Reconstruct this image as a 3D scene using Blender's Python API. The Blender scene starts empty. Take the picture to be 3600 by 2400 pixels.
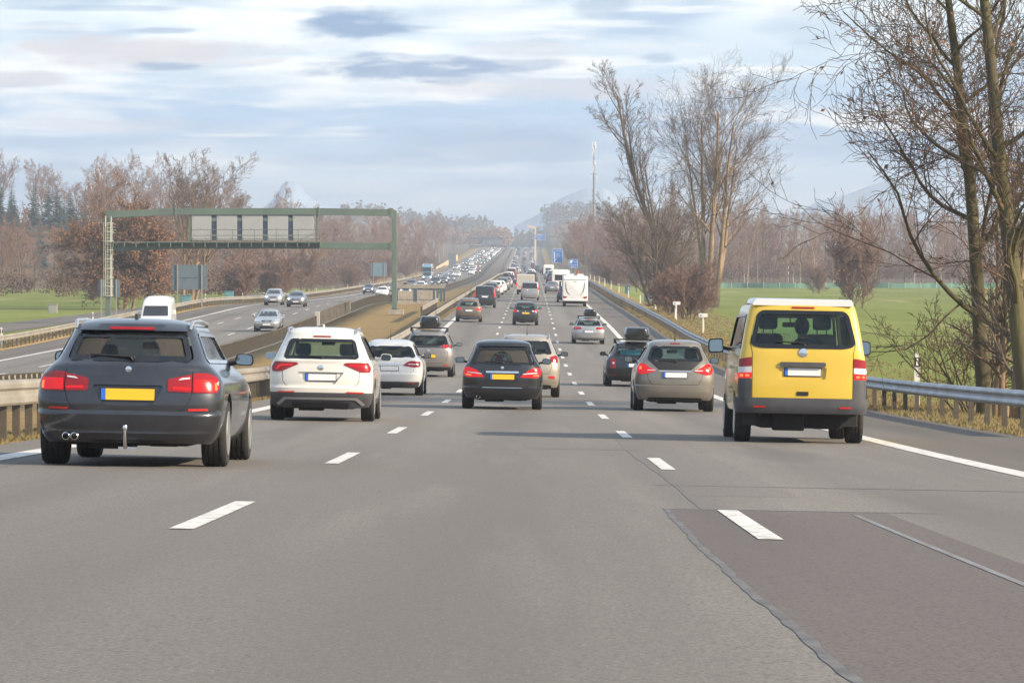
import bpy, bmesh, math, random
from mathutils import Vector, Matrix
R = math.radians
C = bpy.context.scene.collection
S = bpy.context.scene

# ------------------------------------------------------------------ camera
F = 9227.0                                   # focal length in units of a 2352 px wide picture
cam_d = bpy.data.cameras.new('camera'); cam = bpy.data.objects.new('camera', cam_d); C.objects.link(cam)
cam_d.sensor_width = 36; cam_d.lens = 36*F/2352; cam_d.clip_start = .5; cam_d.clip_end = 30000
cam.location = (0, 0, 0); cam.rotation_euler = (R(90)-math.atan(184/F), 0, 0)
S.camera = cam
def at(x, y, d): return Vector(((x-1176)*d/F, d, -(y-600)*d/F))

# ------------------------------------------------------------------ world, sun, exposure
SUN_EL, SUN_AZ = R(25), R(114)               # azimuth clockwise from the driving direction
w = bpy.data.worlds.new('World'); S.world = w; w.use_nodes = True
nt = w.node_tree; nt.nodes.clear()
def nd(t, **k):
    n = nt.nodes.new(t)
    for a, b in k.items(): setattr(n, a, b)
    return n
def mth(op, a, b=None, clamp=False):
    n = nd('ShaderNodeMath', operation=op, use_clamp=clamp)
    for i, v in enumerate((a, b)):
        if v is None: continue
        if isinstance(v, (int, float)): n.inputs[i].default_value = v
        else: nt.links.new(v, n.inputs[i])
    return n.outputs[0]
def mixc(f, a, b):
    n = nd('ShaderNodeMix', data_type='RGBA')
    for i, v in ((0, f), (6, a), (7, b)):
        if isinstance(v, (int, float)): n.inputs[i].default_value = v
        elif isinstance(v, tuple): n.inputs[i].default_value = (*v, 1)
        else: nt.links.new(v, n.inputs[i])
    return n.outputs[2]
sky = nd('ShaderNodeTexSky', sky_type='NISHITA'); sky.sun_disc = False
sky.sun_elevation = SUN_EL; sky.sun_rotation = SUN_AZ; sky.air_density = 1.0; sky.dust_density = 2.0
tc = nd('ShaderNodeTexCoord'); sep = nd('ShaderNodeSeparateXYZ'); nt.links.new(tc.outputs['Generated'], sep.inputs[0])
X_, Z_ = sep.outputs[0], sep.outputs[2]
def cloudnoise(sx, sz, off, detail=6, rough=.55, dist=.3):
    mp = nd('ShaderNodeMapping'); mp.inputs['Scale'].default_value = (sx, sx*.5, sz); mp.inputs['Location'].default_value = off
    nt.links.new(tc.outputs['Generated'], mp.inputs[0])
    n = nd('ShaderNodeTexNoise'); n.inputs['Scale'].default_value = 1; n.inputs['Detail'].default_value = detail
    n.inputs['Roughness'].default_value = rough; n.inputs['Distortion'].default_value = dist
    nt.links.new(mp.outputs[0], n.inputs[0]); return n.outputs['Fac']
def ramp(v, a, b):
    n = nd('ShaderNodeMapRange', interpolation_type='SMOOTHSTEP'); nt.links.new(v, n.inputs[0])
    n.inputs[1].default_value = a; n.inputs[2].default_value = b; return n.outputs[0]
n1 = cloudnoise(17, 100, (3.1, 0, .4)); n2 = cloudnoise(30, 210, (7.7, 2, 5.3)); n3 = cloudnoise(9, 60, (1.2, 5, 9.1), 3)
wob = cloudnoise(60, 260, (0, 0, 0), 4)
def blob(px, py, wx, wy, s=1.0):
    cx, cz = (px-1176)/F, -(py-600)/F
    dx = mth('DIVIDE', mth('SUBTRACT', X_, cx), wx/F); dz = mth('DIVIDE', mth('SUBTRACT', Z_, cz), wy/F)
    r = mth('ADD', mth('MULTIPLY', dx, dx), mth('MULTIPLY', dz, dz))
    r = mth('ADD', r, mth('MULTIPLY', mth('SUBTRACT', wob, .5), 3.2))
    return mth('MULTIPLY', ramp(r, 1.35, .1), s)
dark = None
for b in ((840, 58, 170, 36, 1), (945, 158, 250, 34, .95), (1180, 150, 150, 14, .6), (370, 75, 100, 9, .6), (385, 155, 90, 12, .8),
          (1385, 22, 70, 28, .5), (1515, 135, 45, 12, .45), (1160, 330, 320, 50, .45), (900, 370, 300, 20, .3), (1900, 60, 140, 60, .35),
          (230, 25, 230, 7, .4), (90, 70, 130, 14, .3), (1600, 300, 300, 40, .3), (2300, 120, 60, 60, .3), (1250, 300, 180, 14, .3), (150, 330, 300, 16, .25)):
    v = blob(*b); dark = v if dark is None else mth('MAXIMUM', dark, v)
pink = None
for b in ((330, 125, 330, 40, .8), (60, 185, 130, 20, .7), (1300, 205, 420, 26, .5), (1190, 115, 140, 22, .4), (300, 290, 260, 18, .35)):
    v = blob(*b); pink = v if pink is None else mth('MAXIMUM', pink, v)
zr = nd('ShaderNodeValToRGB'); nt.links.new(mth('MULTIPLY', Z_, 12.0), zr.inputs[0])
e = zr.color_ramp.elements
e[0].position = 0; e[0].color = (.72, .80, .86, 1); e[1].position = 1; e[1].color = (.34, .50, .72, 1)
for p, c in ((.12, (.68, .78, .86, 1)), (.26, (.50, .67, .86, 1)), (.45, (.39, .58, .82, 1)), (.62, (.62, .76, .88, 1)), (.80, (.84, .94, 1.0, 1))):
    k = e.new(p); k.color = c
base = zr.outputs[0]
hi = mth('MULTIPLY', ramp(n1, .46, .66), ramp(Z_, .004, .05))
lo = mth('MULTIPLY', ramp(n2, .5, .68), .45)
c1 = mixc(mth('MULTIPLY', hi, .8), base, (1.12, 1.12, 1.08))
c1 = mixc(mth('MULTIPLY', lo, ramp(Z_, .0, .02)), c1, (.80, .82, .86))
c1 = mixc(mth('MULTIPLY', ramp(n3, .46, .62), .8), c1, (.30, .47, .70))
n4 = cloudnoise(12, 150, (4.4, 1, 2.2), 5)
c1 = mixc(mth('MULTIPLY', mth('MULTIPLY', ramp(n4, .52, .66), ramp(Z_, .015, .03)), .8), c1, (1.05, 1.04, 1.02))
c1 = mixc(pink, c1, (.68, .63, .67))
c1 = mixc(dark, c1, (.20, .34, .56))
sc10 = nd('ShaderNodeVectorMath', operation='SCALE'); nt.links.new(c1, sc10.inputs[0]); sc10.inputs[3].default_value = 6.3
fin = mixc(.90, sky.outputs[0], sc10.outputs[0])
bg = nd('ShaderNodeBackground'); bg.inputs[1].default_value = .12; nt.links.new(fin, bg.inputs[0])
wo = nd('ShaderNodeOutputWorld'); nt.links.new(bg.outputs[0], wo.inputs[0])

sd = bpy.data.lights.new('sun', 'SUN'); sun = bpy.data.objects.new('sun', sd); C.objects.link(sun)
sd.energy = 5.0; sd.angle = R(.8); sd.color = (1, .83, .60)
sun.rotation_euler = Vector((math.sin(SUN_AZ)*math.cos(SUN_EL), math.cos(SUN_AZ)*math.cos(SUN_EL), math.sin(SUN_EL))).to_track_quat('Z', 'Y').to_euler()
S.view_settings.view_transform = 'Standard'; S.view_settings.look = 'None'; S.view_settings.exposure = 0.76; S.view_settings.gamma = 1
S.cycles.use_denoising = True; S.cycles.max_bounces = 6; S.cycles.transparent_max_bounces = 12
S.cycles.volume_bounces = 0; S.cycles.caustics_reflective = False; S.cycles.caustics_refractive = False

# ------------------------------------------------------------------ helpers
def tag(o, label=None, cat=None, group=None, kind=None):
    for k, v in (('label', label), ('category', cat), ('group', group), ('kind', kind)):
        if v: o[k] = v
    return o
def empty(name, loc=(0, 0, 0), rz=0):
    o = bpy.data.objects.new(name, None); C.objects.link(o); o.location = loc; o.rotation_euler = (0, 0, rz); o.empty_display_size = .1
    return o
MATS = {}
def mat(name, col, rough=.6, metal=0, coat=0, emit=0, var=0, vscale=2.0, bump=0, bscale=30, ecol=None, alt=None, spec=.5, stretch=None, coords='Object', lo=.35, hi=.65):
    if name in MATS: return MATS[name]
    m = bpy.data.materials.new(name); m.use_nodes = True; t = m.node_tree; b = t.nodes['Principled BSDF']
    b.inputs['Base Color'].default_value = (*col, 1); b.inputs['Roughness'].default_value = rough; b.inputs['Metallic'].default_value = metal
    b.inputs['Coat Weight'].default_value = coat; b.inputs['Coat Roughness'].default_value = .08; b.inputs['Specular IOR Level'].default_value = spec
    if emit: b.inputs['Emission Color'].default_value = (*(ecol or col), 1); b.inputs['Emission Strength'].default_value = emit
    if var or bump:
        tcn = t.nodes.new('ShaderNodeTexCoord'); mp = t.nodes.new('ShaderNodeMapping'); t.links.new(tcn.outputs[coords], mp.inputs[0])
        if stretch: mp.inputs['Scale'].default_value = stretch
    if var:
        n = t.nodes.new('ShaderNodeTexNoise'); n.inputs['Scale'].default_value = vscale; n.inputs['Detail'].default_value = 6; n.inputs['Roughness'].default_value = .6
        t.links.new(mp.outputs[0], n.inputs[0])
        mr = t.nodes.new('ShaderNodeMapRange'); t.links.new(n.outputs['Fac'], mr.inputs[0]); mr.inputs[1].default_value = lo; mr.inputs[2].default_value = hi
        mx = t.nodes.new('ShaderNodeMix'); mx.data_type = 'RGBA'; t.links.new(mr.outputs[0], mx.inputs[0])
        a = alt or tuple(min(1, c*(1+var)) for c in col); c0 = col if alt else tuple(c*(1-var) for c in col)
        mx.inputs[6].default_value = (*c0, 1); mx.inputs[7].default_value = (*a, 1); t.links.new(mx.outputs[2], b.inputs['Base Color'])
    if bump:
        n = t.nodes.new('ShaderNodeTexNoise'); n.inputs['Scale'].default_value = bscale; n.inputs['Detail'].default_value = 5; t.links.new(mp.outputs[0], n.inputs[0])
        bp = t.nodes.new('ShaderNodeBump'); bp.inputs['Strength'].default_value = bump; bp.inputs['Distance'].default_value = .02
        t.links.new(n.outputs['Fac'], bp.inputs['Height']); t.links.new(bp.outputs[0], b.inputs['Normal'])
    MATS[name] = m; return m

class MB:
    def __init__(s): s.v, s.f, s.m = [], [], []
    def add(s, vs, fs, mi=0):
        o = len(s.v); s.v += [tuple(v) for v in vs]; s.f += [tuple(i+o for i in f) for f in fs]; s.m += [mi]*len(fs); return s
    def box(s, x0, x1, y0, y1, z0, z1, mi=0, M=None):
        vs = [Vector((x, y, z)) for z in (z0, z1) for x, y in ((x0, y0), (x1, y0), (x1, y1), (x0, y1))]
        if M: vs = [M @ v for v in vs]
        return s.add(vs, [(3, 2, 1, 0), (4, 5, 6, 7), (0, 1, 5, 4), (1, 2, 6, 5), (2, 3, 7, 6), (3, 0, 4, 7)], mi)
    def tube(s, pts, rs, k=6, mi=0, caps=True):
        n = len(pts); vs = []; ref = None
        if isinstance(rs, (int, float)): rs = [rs]*n
        for i, p in enumerate(pts):
            p = Vector(p); d = (Vector(pts[min(i+1, n-1)])-Vector(pts[max(i-1, 0)])).normalized()
            if ref is None: ref = Vector((0, 0, 1)) if abs(d.z) < .9 else Vector((1, 0, 0))
            a = d.cross(ref); a = a.normalized() if a.length > 1e-4 else d.orthogonal().normalized(); b = d.cross(a); ref = -b if False else ref
            for j in range(k):
                t = 2*math.pi*j/k; vs.append(p+(a*math.cos(t)+b*math.sin(t))*rs[i])
        fs = [(i*k+j, i*k+(j+1) % k, (i+1)*k+(j+1) % k, (i+1)*k+j) for i in range(n-1) for j in range(k)]
        if caps: fs += [tuple(range(k-1, -1, -1)), tuple((n-1)*k+j for j in range(k))]
        return s.add(vs, fs, mi)
    def lathe(s, prof, cx, cy, cz, k=28, axis='x', mi=0):      # prof: (r, t) with t along the axis
        vs = []
        for r, t in prof:
            for j in range(k):
                a = 2*math.pi*j/k
                vs.append((cx+t, cy+r*math.cos(a), cz+r*math.sin(a)) if axis == 'x' else ((cx+r*math.cos(a), cy+t, cz+r*math.sin(a)) if axis == 'y' else (cx+r*math.cos(a), cy+r*math.sin(a), cz+t)))
        fs = [(i*k+j, i*k+(j+1) % k, (i+1)*k+(j+1) % k, (i+1)*k+j) for i in range(len(prof)-1) for j in range(k)]
        fs += [tuple(range(k)), tuple((len(prof)-1)*k+j for j in range(k))]
        return s.add(vs, fs, mi)
    def prism(s, poly, a, b, axis='y', mi=0):                  # poly in the other two coordinates
        n = len(poly)
        def P(p, t): return (p[0], t, p[1]) if axis == 'y' else ((t, p[0], p[1]) if axis == 'x' else (p[0], p[1], t))
        vs = [P(p, a) for p in poly]+[P(p, b) for p in poly]
        return s.add(vs, [tuple(range(n)), tuple(range(2*n-1, n-1, -1))]+[(i, i+n, (i+1) % n+n, (i+1) % n) for i in range(n)], mi)
    def mesh(s, name, mats, smooth=None, fix=True):
        me = bpy.data.meshes.new(name); me.from_pydata(s.v, [], s.f); me.update()
        for m in (mats if isinstance(mats, (list, tuple)) else [mats]): me.materials.append(m)
        if any(s.m): me.polygons.foreach_set('material_index', s.m)
        if fix: finish(me, smooth)
        elif smooth is not None: me.polygons.foreach_set('use_smooth', [True]*len(me.polygons))
        return me
    def build(s, name, mats, parent=None, smooth=None, bevel=0, fix=True):
        o = bpy.data.objects.new(name, s.mesh(name, mats, smooth, fix)); C.objects.link(o); o.parent = parent
        if bevel:
            b = o.modifiers.new('bevel', 'BEVEL'); b.width = bevel; b.segments = 2; b.limit_method = 'ANGLE'
        return o
def finish(me, smooth=None, recalc=True):
    bm = bmesh.new(); bm.from_mesh(me)
    if recalc: bmesh.ops.recalc_face_normals(bm, faces=bm.faces)
    if smooth is not None:
        lim = R(smooth)
        for f in bm.faces: f.smooth = True
        for ed in bm.edges:
            if len(ed.link_faces) == 2 and ed.calc_face_angle(0) > lim: ed.smooth = False
    bm.to_mesh(me); bm.free(); me.update()
def pl(keys):                                # piecewise linear
    def f(t):
        if t <= keys[0][0]: 
            (a, b), (c, d) = keys[0], keys[1]; return b+(t-a)*(d-b)/(c-a) if a > -90 and getattr(f, 'ext', 0) else b
        for (a, b), (c, d) in zip(keys, keys[1:]):
            if t <= c: return b+(t-a)*(d-b)/(c-a)
        return keys[-1][1]
    return f
def sm(keys):                                # monotone smooth curve through keys
    n = len(keys); xs = [k[0] for k in keys]; ys = [k[1] for k in keys]
    dl = [(ys[i+1]-ys[i])/(xs[i+1]-xs[i]) for i in range(n-1)]; m = [dl[0]]+[0 if dl[i-1]*dl[i] <= 0 else 2*dl[i-1]*dl[i]/(dl[i-1]+dl[i]) for i in range(1, n-1)]+[dl[-1]]
    def f(t):
        if t <= xs[0]: return ys[0]
        if t >= xs[-1]: return ys[-1]
        i = 0
        while t > xs[i+1]: i += 1
        h = xs[i+1]-xs[i]; u = (t-xs[i])/h
        return (2*u**3-3*u*u+1)*ys[i]+(u**3-2*u*u+u)*h*m[i]+(3*u*u-2*u**3)*ys[i+1]+(u**3-u*u)*h*m[i+1]
    return f
def sstep(t, a, b):
    u = min(1, max(0, (t-a)/(b-a))); return u*u*(3-2*u)

# ------------------------------------------------------------------ the lie of the land
# u = distance sideways from the centre line of the motorway's right carriageway, d = distance ahead
def uoff(d): return .005*d-3.6*sstep(d, 1000, 1700)
_zr = sm([(-40, .25), (0, -.94), (12, -1.30), (26.7, -1.75), (45.2, -2.27), (62.5, -2.70), (80.5, -3.12), (98.5, -3.50), (116.6, -3.83), (134.6, -4.10), (152.6, -4.29), (170.6, -4.43), (188.6, -4.51),
    (206.6, -4.545), (224.6, -4.53), (242.6, -4.45), (260.6, -4.36), (278.6, -4.30), (314, -4.22), (350, -4.14), (386, -4.08), (422, -4.0), (461, -3.88), (550, -3.66), (700, -3.4), (800, -3.2), (1110, -3.4), (1420, -2.9), (1700, -1.0), (2100, 3.4), (2420, 7.4), (2800, 8.6), (5000, 8), (9000, 8)])
_zo = sm([(-40, .3), (0, -.9), (50, -2.3), (117, -4.1), (150, -4.65), (190, -4.97), (235, -4.95), (275, -4.75), (330, -4.42), (384, -4.15), (450, -4.5), (550, -4.85), (620, -4.98), (775, -4.98), (1037, -4.6), (1185, -4.15), (1500, -1.9), (1720, .5), (2100, 4.6), (2420, 8.0), (2800, 8.8), (5000, 8), (9000, 8)])
def zR(u, d): return _zr(d)-.018*(u-1.46)*(1-sstep(d, 400, 700))
def zO(u, d): return _zo(d)+.012*(u+19)
def field(u, d):
    if u > 0: z = -4.9+.3*sstep(d, 500, 760)
    else: z = -5.15+.15*sstep(d, 380, 620)
    z += (_zr(d)+3.0)*sstep(d, 1300, 2000) if u > 0 else (_zo(d)+3.4)*sstep(d, 1300, 2000)
    x = u+.005*d
    z += 15*math.exp(-((x+125)/55)**2)*sstep(d, 820, 980) + 6*math.exp(-((x+95)/40)**2)*sstep(d, 1000, 1500)
    z += 7*math.exp(-((x-52)/26)**2)*sstep(d, 900, 1150) + 8*math.exp(-((x-100)/40)**2)*sstep(d, 900, 1200)
    z += sstep(d, 2600, 3500)*(14+6*math.sin(x*.01)+4*math.sin(x*.023+1))
    return z
def gz(u, d):
    if u >= 8.2:
        e = zR(8.2, d)
        if u <= 9.6: return e-.03*(u-8.2)
        return e-.05+(field(20, d)-e+.05)*sstep(u, 9.6, 17) if u < 20 else field(u, d)
    if u >= -6.4: return zR(u, d)
    if u > -15.2:
        a, b = zR(-6.4, d), zO(-15.2, d); t = (-6.4-u)/8.8; return a+(b-a)*t-.22*math.sin(math.pi*t)
    if u >= -30.4: return zO(u, d)
    e = zO(-30.4, d)
    if u > -32: return e-.03*(-30.4-u)
    return e-.05+(field(-45, d)-e+.05)*sstep(-u, 32, 38) if u > -45 else field(u, d)
def near_(d): return 3.4*sstep(d, 1150, 1900)      # the oncoming road draws closer far up the hill
def gp(u, d, dz=0): return Vector((u+uoff(d)+near_(d)*sstep(-u, 8.6, 15.2), d, gz(u, d)+dz))
def ux(X, d):
    u = X-uoff(d); return u-near_(d) if u < -11.5 else u
def frange(a, b, s):
    n = max(1, round((b-a)/s)); return [a+(b-a)*i/n for i in range(n+1)]
DS = frange(-30, 300, 3)+frange(306, 800, 8)[0:]+frange(820, 1300, 20)+frange(1325, 2600, 25)+frange(2700, 5200, 100)
def sheet(name, us, ds, dz, m, kind='structure', smooth=True):
    mb = MB(); n = len(us)
    mb.v = [tuple(gp(u, d, dz(u) if callable(dz) else dz)) for d in ds for u in us]
    mb.f = [(i*n+j, i*n+j+1, (i+1)*n+j+1, (i+1)*n+j) for i in range(len(ds)-1) for j in range(n-1)]; mb.m = [0]*len(mb.f)
    o = mb.build(name, m, fix=False, smooth=1 if smooth else None); tag(o, kind=kind); return o

# ground shader: meadow green beside tan verge grass; split by distance from the road, with ragged edges
def ground_mat():
    m = bpy.data.materials.new('ground_grass'); m.use_nodes = True; t = m.node_tree; b = t.nodes['Principled BSDF']; b.inputs['Roughness'].default_value = .95; b.inputs['Specular IOR Level'].default_value = .1
    L = t.links.new
    g = t.nodes.new('ShaderNodeNewGeometry'); 
    def noise(sc, det=5, st=None):
        n = t.nodes.new('ShaderNodeTexNoise'); n.inputs['Scale'].default_value = sc; n.inputs['Detail'].default_value = det; n.inputs['Roughness'].default_value = .65
        if st:
            mp = t.nodes.new('ShaderNodeMapping'); mp.inputs['Scale'].default_value = st; L(g.outputs['Position'], mp.inputs[0]); L(mp.outputs[0], n.inputs[0])
        else: L(g.outputs['Position'], n.inputs[0])
        return n.outputs['Fac']
    def mx(f, a, c):
        n = t.nodes.new('ShaderNodeMix'); n.data_type = 'RGBA'
        for i, v in ((0, f), (6, a), (7, c)):
            if isinstance(v, tuple): n.inputs[i].default_value = (*v, 1)
            else: L(v, n.inputs[i])
        return n.outputs[2]
    def mr(v, a, c):
        n = t.nodes.new('ShaderNodeMapRange'); n.interpolation_type = 'SMOOTHSTEP'; L(v, n.inputs[0]); n.inputs[1].default_value = a; n.inputs[2].default_value = c; return n.outputs[0]
    def ma(op, a, c):
        n = t.nodes.new('ShaderNodeMath'); n.operation = op
        for i, v in enumerate((a, c)):
            if isinstance(v, (int, float)): n.inputs[i].default_value = v
            else: L(v, n.inputs[i])
        return n.outputs[0]
    green = mx(mr(noise(.05, 4, (1, .35, 1)), .35, .65), (.155, .185, .035), (.220, .245, .062))
    green = mx(mr(noise(.9, 6), .4, .75), green, (.13, .15, .03))
    green = mx(mr(noise(.12, 5, (1, .1, 1)), .55, .7), green, (.28, .26, .10))
    green = mx(ma('MULTIPLY', mr(noise(.035, 4, (.6, .15, 1)), .5, .62), .55), green, (.13, .165, .04))
    tan = mx(mr(noise(.6, 6), .3, .7), (.30, .205, .085), (.20, .135, .06))
    tan = mx(mr(noise(4, 6), .45, .75), tan, (.36, .27, .13))
    dirt = mx(mr(noise(2.5, 6), .35, .65), (.13, .085, .045), (.22, .15, .08))
    a = t.nodes.new('ShaderNodeAttribute'); a.attribute_name = 'uu'
    u = ma('ADD', a.outputs['Fac'], ma('MULTIPLY', ma('SUBTRACT', noise(.5, 4), .5), 2.2))
    f = mr(u, 10.9, 12.3); col = mx(f, tan, green)
    f2 = mr(u, -35, -37); col = mx(f2, col, green)
    f3 = ma('MULTIPLY', mr(u, -9.5, -7.2), mr(u, 0, -1)); col = mx(f3, col, dirt)
    f4 = ma('MULTIPLY', mr(u, 9.6, 8.2), mr(u, 6, 7)); col = mx(f4, col, dirt)
    sp = t.nodes.new('ShaderNodeSeparateXYZ'); L(g.outputs['Position'], sp.inputs[0]); far_ = mr(ma('ADD', sp.outputs[1], ma('MULTIPLY', noise(.03, 3), 60)), 760, 790)
    col = mx(ma('MULTIPLY', far_, ma('ADD', mr(u, 11, 14), mr(u, -33, -36))), col, (.13, .095, .06))
    med = ma('MULTIPLY', mr(sp.outputs[1], 520, 950), ma('MULTIPLY', mr(u, -16, -15), mr(u, -6, -7))); col = mx(med, col, (.125, .110, .095))
    L(col, b.inputs['Base Color'])
    bp = t.nodes.new('ShaderNodeBump'); bp.inputs['Strength'].default_value = .8; bp.inputs['Distance'].default_value = .08; L(noise(6, 6), bp.inputs['Height']); L(bp.outputs[0], b.inputs['Normal'])
    return m
US = [-3000, -2000, -1400, -1000, -700]+frange(-560, -80, 20)+[-70, -60, -52, -45, -42, -38, -36, -34, -32, -30.4, -30.39, -23, -15.21, -15.2, -13, -10.8, -8.6, -6.4, -6.39, 0, 8.19, 8.2, 9.6, 11, 12.5, 14, 15.5, 17, 20, 25, 30, 40, 50]+frange(60, 420, 15)+[560, 700, 1000, 1400, 2000, 3000]
def under(u): return -.12 if (-30.395 <= u <= -15.205 or -6.395 <= u <= 8.195) else 0
ground = sheet('ground', US, DS, under, ground_mat())
at_ = ground.data.attributes.new('uu', 'FLOAT', 'POINT'); at_.data.foreach_set('value', [u for d in DS for u in US])

def road_mat(name, c0, c1, c2):
    m = bpy.data.materials.new(name); m.use_nodes = True; t = m.node_tree; b = t.nodes['Principled BSDF']; b.inputs['Roughness'].default_value = .82; b.inputs['Specular IOR Level'].default_value = .35
    L = t.links.new; g = t.nodes.new('ShaderNodeNewGeometry')
    def noise(sc, det, st):
        n = t.nodes.new('ShaderNodeTexNoise'); n.inputs['Scale'].default_value = sc; n.inputs['Detail'].default_value = det; n.inputs['Roughness'].default_value = .6
        mp = t.nodes.new('ShaderNodeMapping'); mp.inputs['Scale'].default_value = st; L(g.outputs['Position'], mp.inputs[0]); L(mp.outputs[0], n.inputs[0]); return n.outputs['Fac']
    def mr(v, a, c):
        n = t.nodes.new('ShaderNodeMapRange'); n.interpolation_type = 'SMOOTHSTEP'; L(v, n.inputs[0]); n.inputs[1].default_value = a; n.inputs[2].default_value = c; return n.outputs[0]
    def mx(f, a, c):
        n = t.nodes.new('ShaderNodeMix'); n.data_type = 'RGBA'
        for i, v in ((0, f), (6, a), (7, c)):
            if isinstance(v, tuple): n.inputs[i].default_value = (*v, 1)
            else: L(v, n.inputs[i])
        return n.outputs[2]
    c = mx(mr(noise(.45, 5, (1, .02, 1)), .35, .65), c0, c1)
    c = mx(mr(noise(.35, 5, (1, .10, 1)), .45, .72), c, c2)
    sp = t.nodes.new('ShaderNodeSeparateXYZ'); L(g.outputs['Position'], sp.inputs[0])
    def ma(op, a, c_, cl=False):
        n = t.nodes.new('ShaderNodeMath'); n.operation = op; n.use_clamp = cl
        for i, v in enumerate((a, c_)):
            if isinstance(v, (int, float)): n.inputs[i].default_value = v
            else: L(v, n.inputs[i])
        return n.outputs[0]
    uu = ma('SUBTRACT', sp.outputs[0], ma('MULTIPLY', sp.outputs[1], .005)); ph = ma('MULTIPLY', ma('ADD', uu, 2.07), 6.2832/3.5)
    oil = ma('MULTIPLY', ma('POWER', ma('MULTIPLY', ma('ADD', ma('COSINE', ma('ADD', ph, 3.1416), 0), 1), .5), 3), mr(noise(.6, 4, (1, .06, 1)), .3, .7))
    c = mx(ma('MULTIPLY', oil, .95, True), c, tuple(v*.68 for v in c1))
    trk = ma('MULTIPLY', ma('POWER', ma('MULTIPLY', ma('ADD', ma('COSINE', ma('MULTIPLY', ph, 2), 0), 1), .5), 2), mr(noise(.5, 4, (1, .05, 1)), .35, .7))
    c = mx(ma('MULTIPLY', trk, .8, True), c, tuple(v*.78 for v in c1))
    c = mx(ma('MULTIPLY', mr(noise(1.6, 6, (1, .05, 1)), .48, .75), .45), c, tuple(v*1.18 for v in c0))
    c = mx(ma('MULTIPLY', mr(noise(.22, 5, (1, .05, 1)), .45, .68), .6), c, tuple(v*.80 for v in c1))
    c = mx(mr(noise(48, 3, (1, .6, 1)), .42, .66), c, tuple(v*.66 for v in c1))
    c = mx(mr(noise(70, 2, (1, .6, 1)), .62, .78), c, tuple(v*1.3 for v in c0))
    L(c, b.inputs['Base Color'])
    bp = t.nodes.new('ShaderNodeBump'); bp.inputs['Strength'].default_value = .35; bp.inputs['Distance'].default_value = .008; L(noise(60, 4, (1, 1, 1)), bp.inputs['Height']); L(bp.outputs[0], b.inputs['Normal'])
    return m
M_ROAD = road_mat('asphalt', (.245, .222, .196), (.178, .161, .143), (.218, .202, .184))
M_SHLD = road_mat('asphalt_shoulder', (.165, .142, .120), (.145, .126, .108), (.185, .160, .136))
M_PATCH = road_mat('asphalt_repair', (.150, .126, .114), (.132, .112, .103), (.175, .148, .132))
M_PATCH2 = road_mat('asphalt_repair_worn', (.208, .186, .168), (.180, .162, .146), (.206, .190, .176))
RD = [d for d in DS if d <= 2800]
road = sheet('road', [-6.4, -4, -2, 0, 2, 3.5, 5.1], RD, .004, M_ROAD)
sheet('hard_shoulder', [5.1, 6.6, 8.2], RD, .0045, M_SHLD)
sheet('opposite_road', [-27.0, -24, -20, -16, -15.2], RD, .004, M_ROAD)
sheet('opposite_hard_shoulder', [-30.4, -28.6, -27.0], RD, .0045, M_SHLD)
sheet('service_path', [-43.6, -41, -38.2], [d for d in DS if 180 < d < 620], .03, M_SHLD)
def ragged(name, uf, us, d0, d1, dz, m, step=.15):
    mb = MB(); ds = frange(d0, d1, step); n = len(us)+1
    for d in ds:
        for u in [uf(d)]+us: mb.v.append(tuple(gp(u, d, dz)))
    mb.f = [(i*n+j, i*n+j+1, (i+1)*n+j+1, (i+1)*n+j) for i in range(len(ds)-1) for j in range(n-1)]; mb.m = [0]*len(mb.f)
    tag(mb.build(name, m, fix=False, smooth=1), kind='structure')
wv = lambda d: .006*math.sin(d*1.3)+.003*math.sin(d*3.1+1)+.0015*math.sin(d*9.7)+.03*math.sin(d*.21)
ragged('road_repair', lambda d: 1.00+wv(d), [1.6, 2.6], -6, 29.5, .0048, M_PATCH)
sheet('road_repair.001', [2.6, 3.6, 4.6], frange(-30, 29.5, 3), .0046, M_PATCH2)
sheet('road_repair.002', [1.30, 2.2], frange(33, 62, 3), .0048, M_PATCH2)
sheet('road_repair.003', [-.1, 1.1, 2.3], frange(51.5, 53.4, 1), .006, M_PATCH2)
sheet('road_repair.004', [.2, 1.6, 3.4], frange(228, 262, 4), .006, M_PATCH2)
M_GHOST = mat('worn_paint', (.165, .150, .140), .7, var=.1, vscale=3, alt=(.215, .22, .235), stretch=(6, .5, 1), lo=.40, hi=.65)
M_SEAL = mat('bitumen_seal', (.115, .108, .105), .7, var=.3, vscale=3, bump=.3)
M_PAINT = mat('road_paint', (.30, .275, .245), .6, var=.14, vscale=7, alt=(.64, .62, .58), lo=.34, hi=.50)
def strip(name, u0, u1, d0, d1, dz, m, step=3, parent=None):
    o = sheet(name, [u0, u1], frange(d0, d1, step), dz, m); return o
def joint(u0, hw_, d0, d1, dz=.0062, step=.12, ph=0):
    mb = MB(); ds = frange(d0, d1, step)
    for d in ds: c_ = u0+wv(d); h_ = hw_*(.65+.25*abs(math.sin(d*2.3+ph))+.12*math.sin(d*7.1)); mb.v += [tuple(gp(c_-h_, d, dz)), tuple(gp(c_+h_, d, dz))]
    mb.f = [(2*i, 2*i+1, 2*i+3, 2*i+2) for i in range(len(ds)-1)]; mb.m = [0]*len(mb.f); tag(mb.build('seal_joint', M_SEAL, fix=False), kind='structure')
tag(sheet('worn_marking', [2.30, 2.345], frange(10, 28.8, .8), .0075, M_GHOST), kind='structure'); joint(.99, .028, -6, 29.6); joint(1.24, .006, 29.7, 60, ph=1); joint(-5.2+.1, .01, 30, 120)
strip('seal_joint.001', .97, 3.0, 29.5, 29.58, .0062, M_SEAL, 1)
strip('seal_joint.002', 1.1, 5.0, 36.0, 36.08, .0062, M_SEAL, 1)

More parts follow.
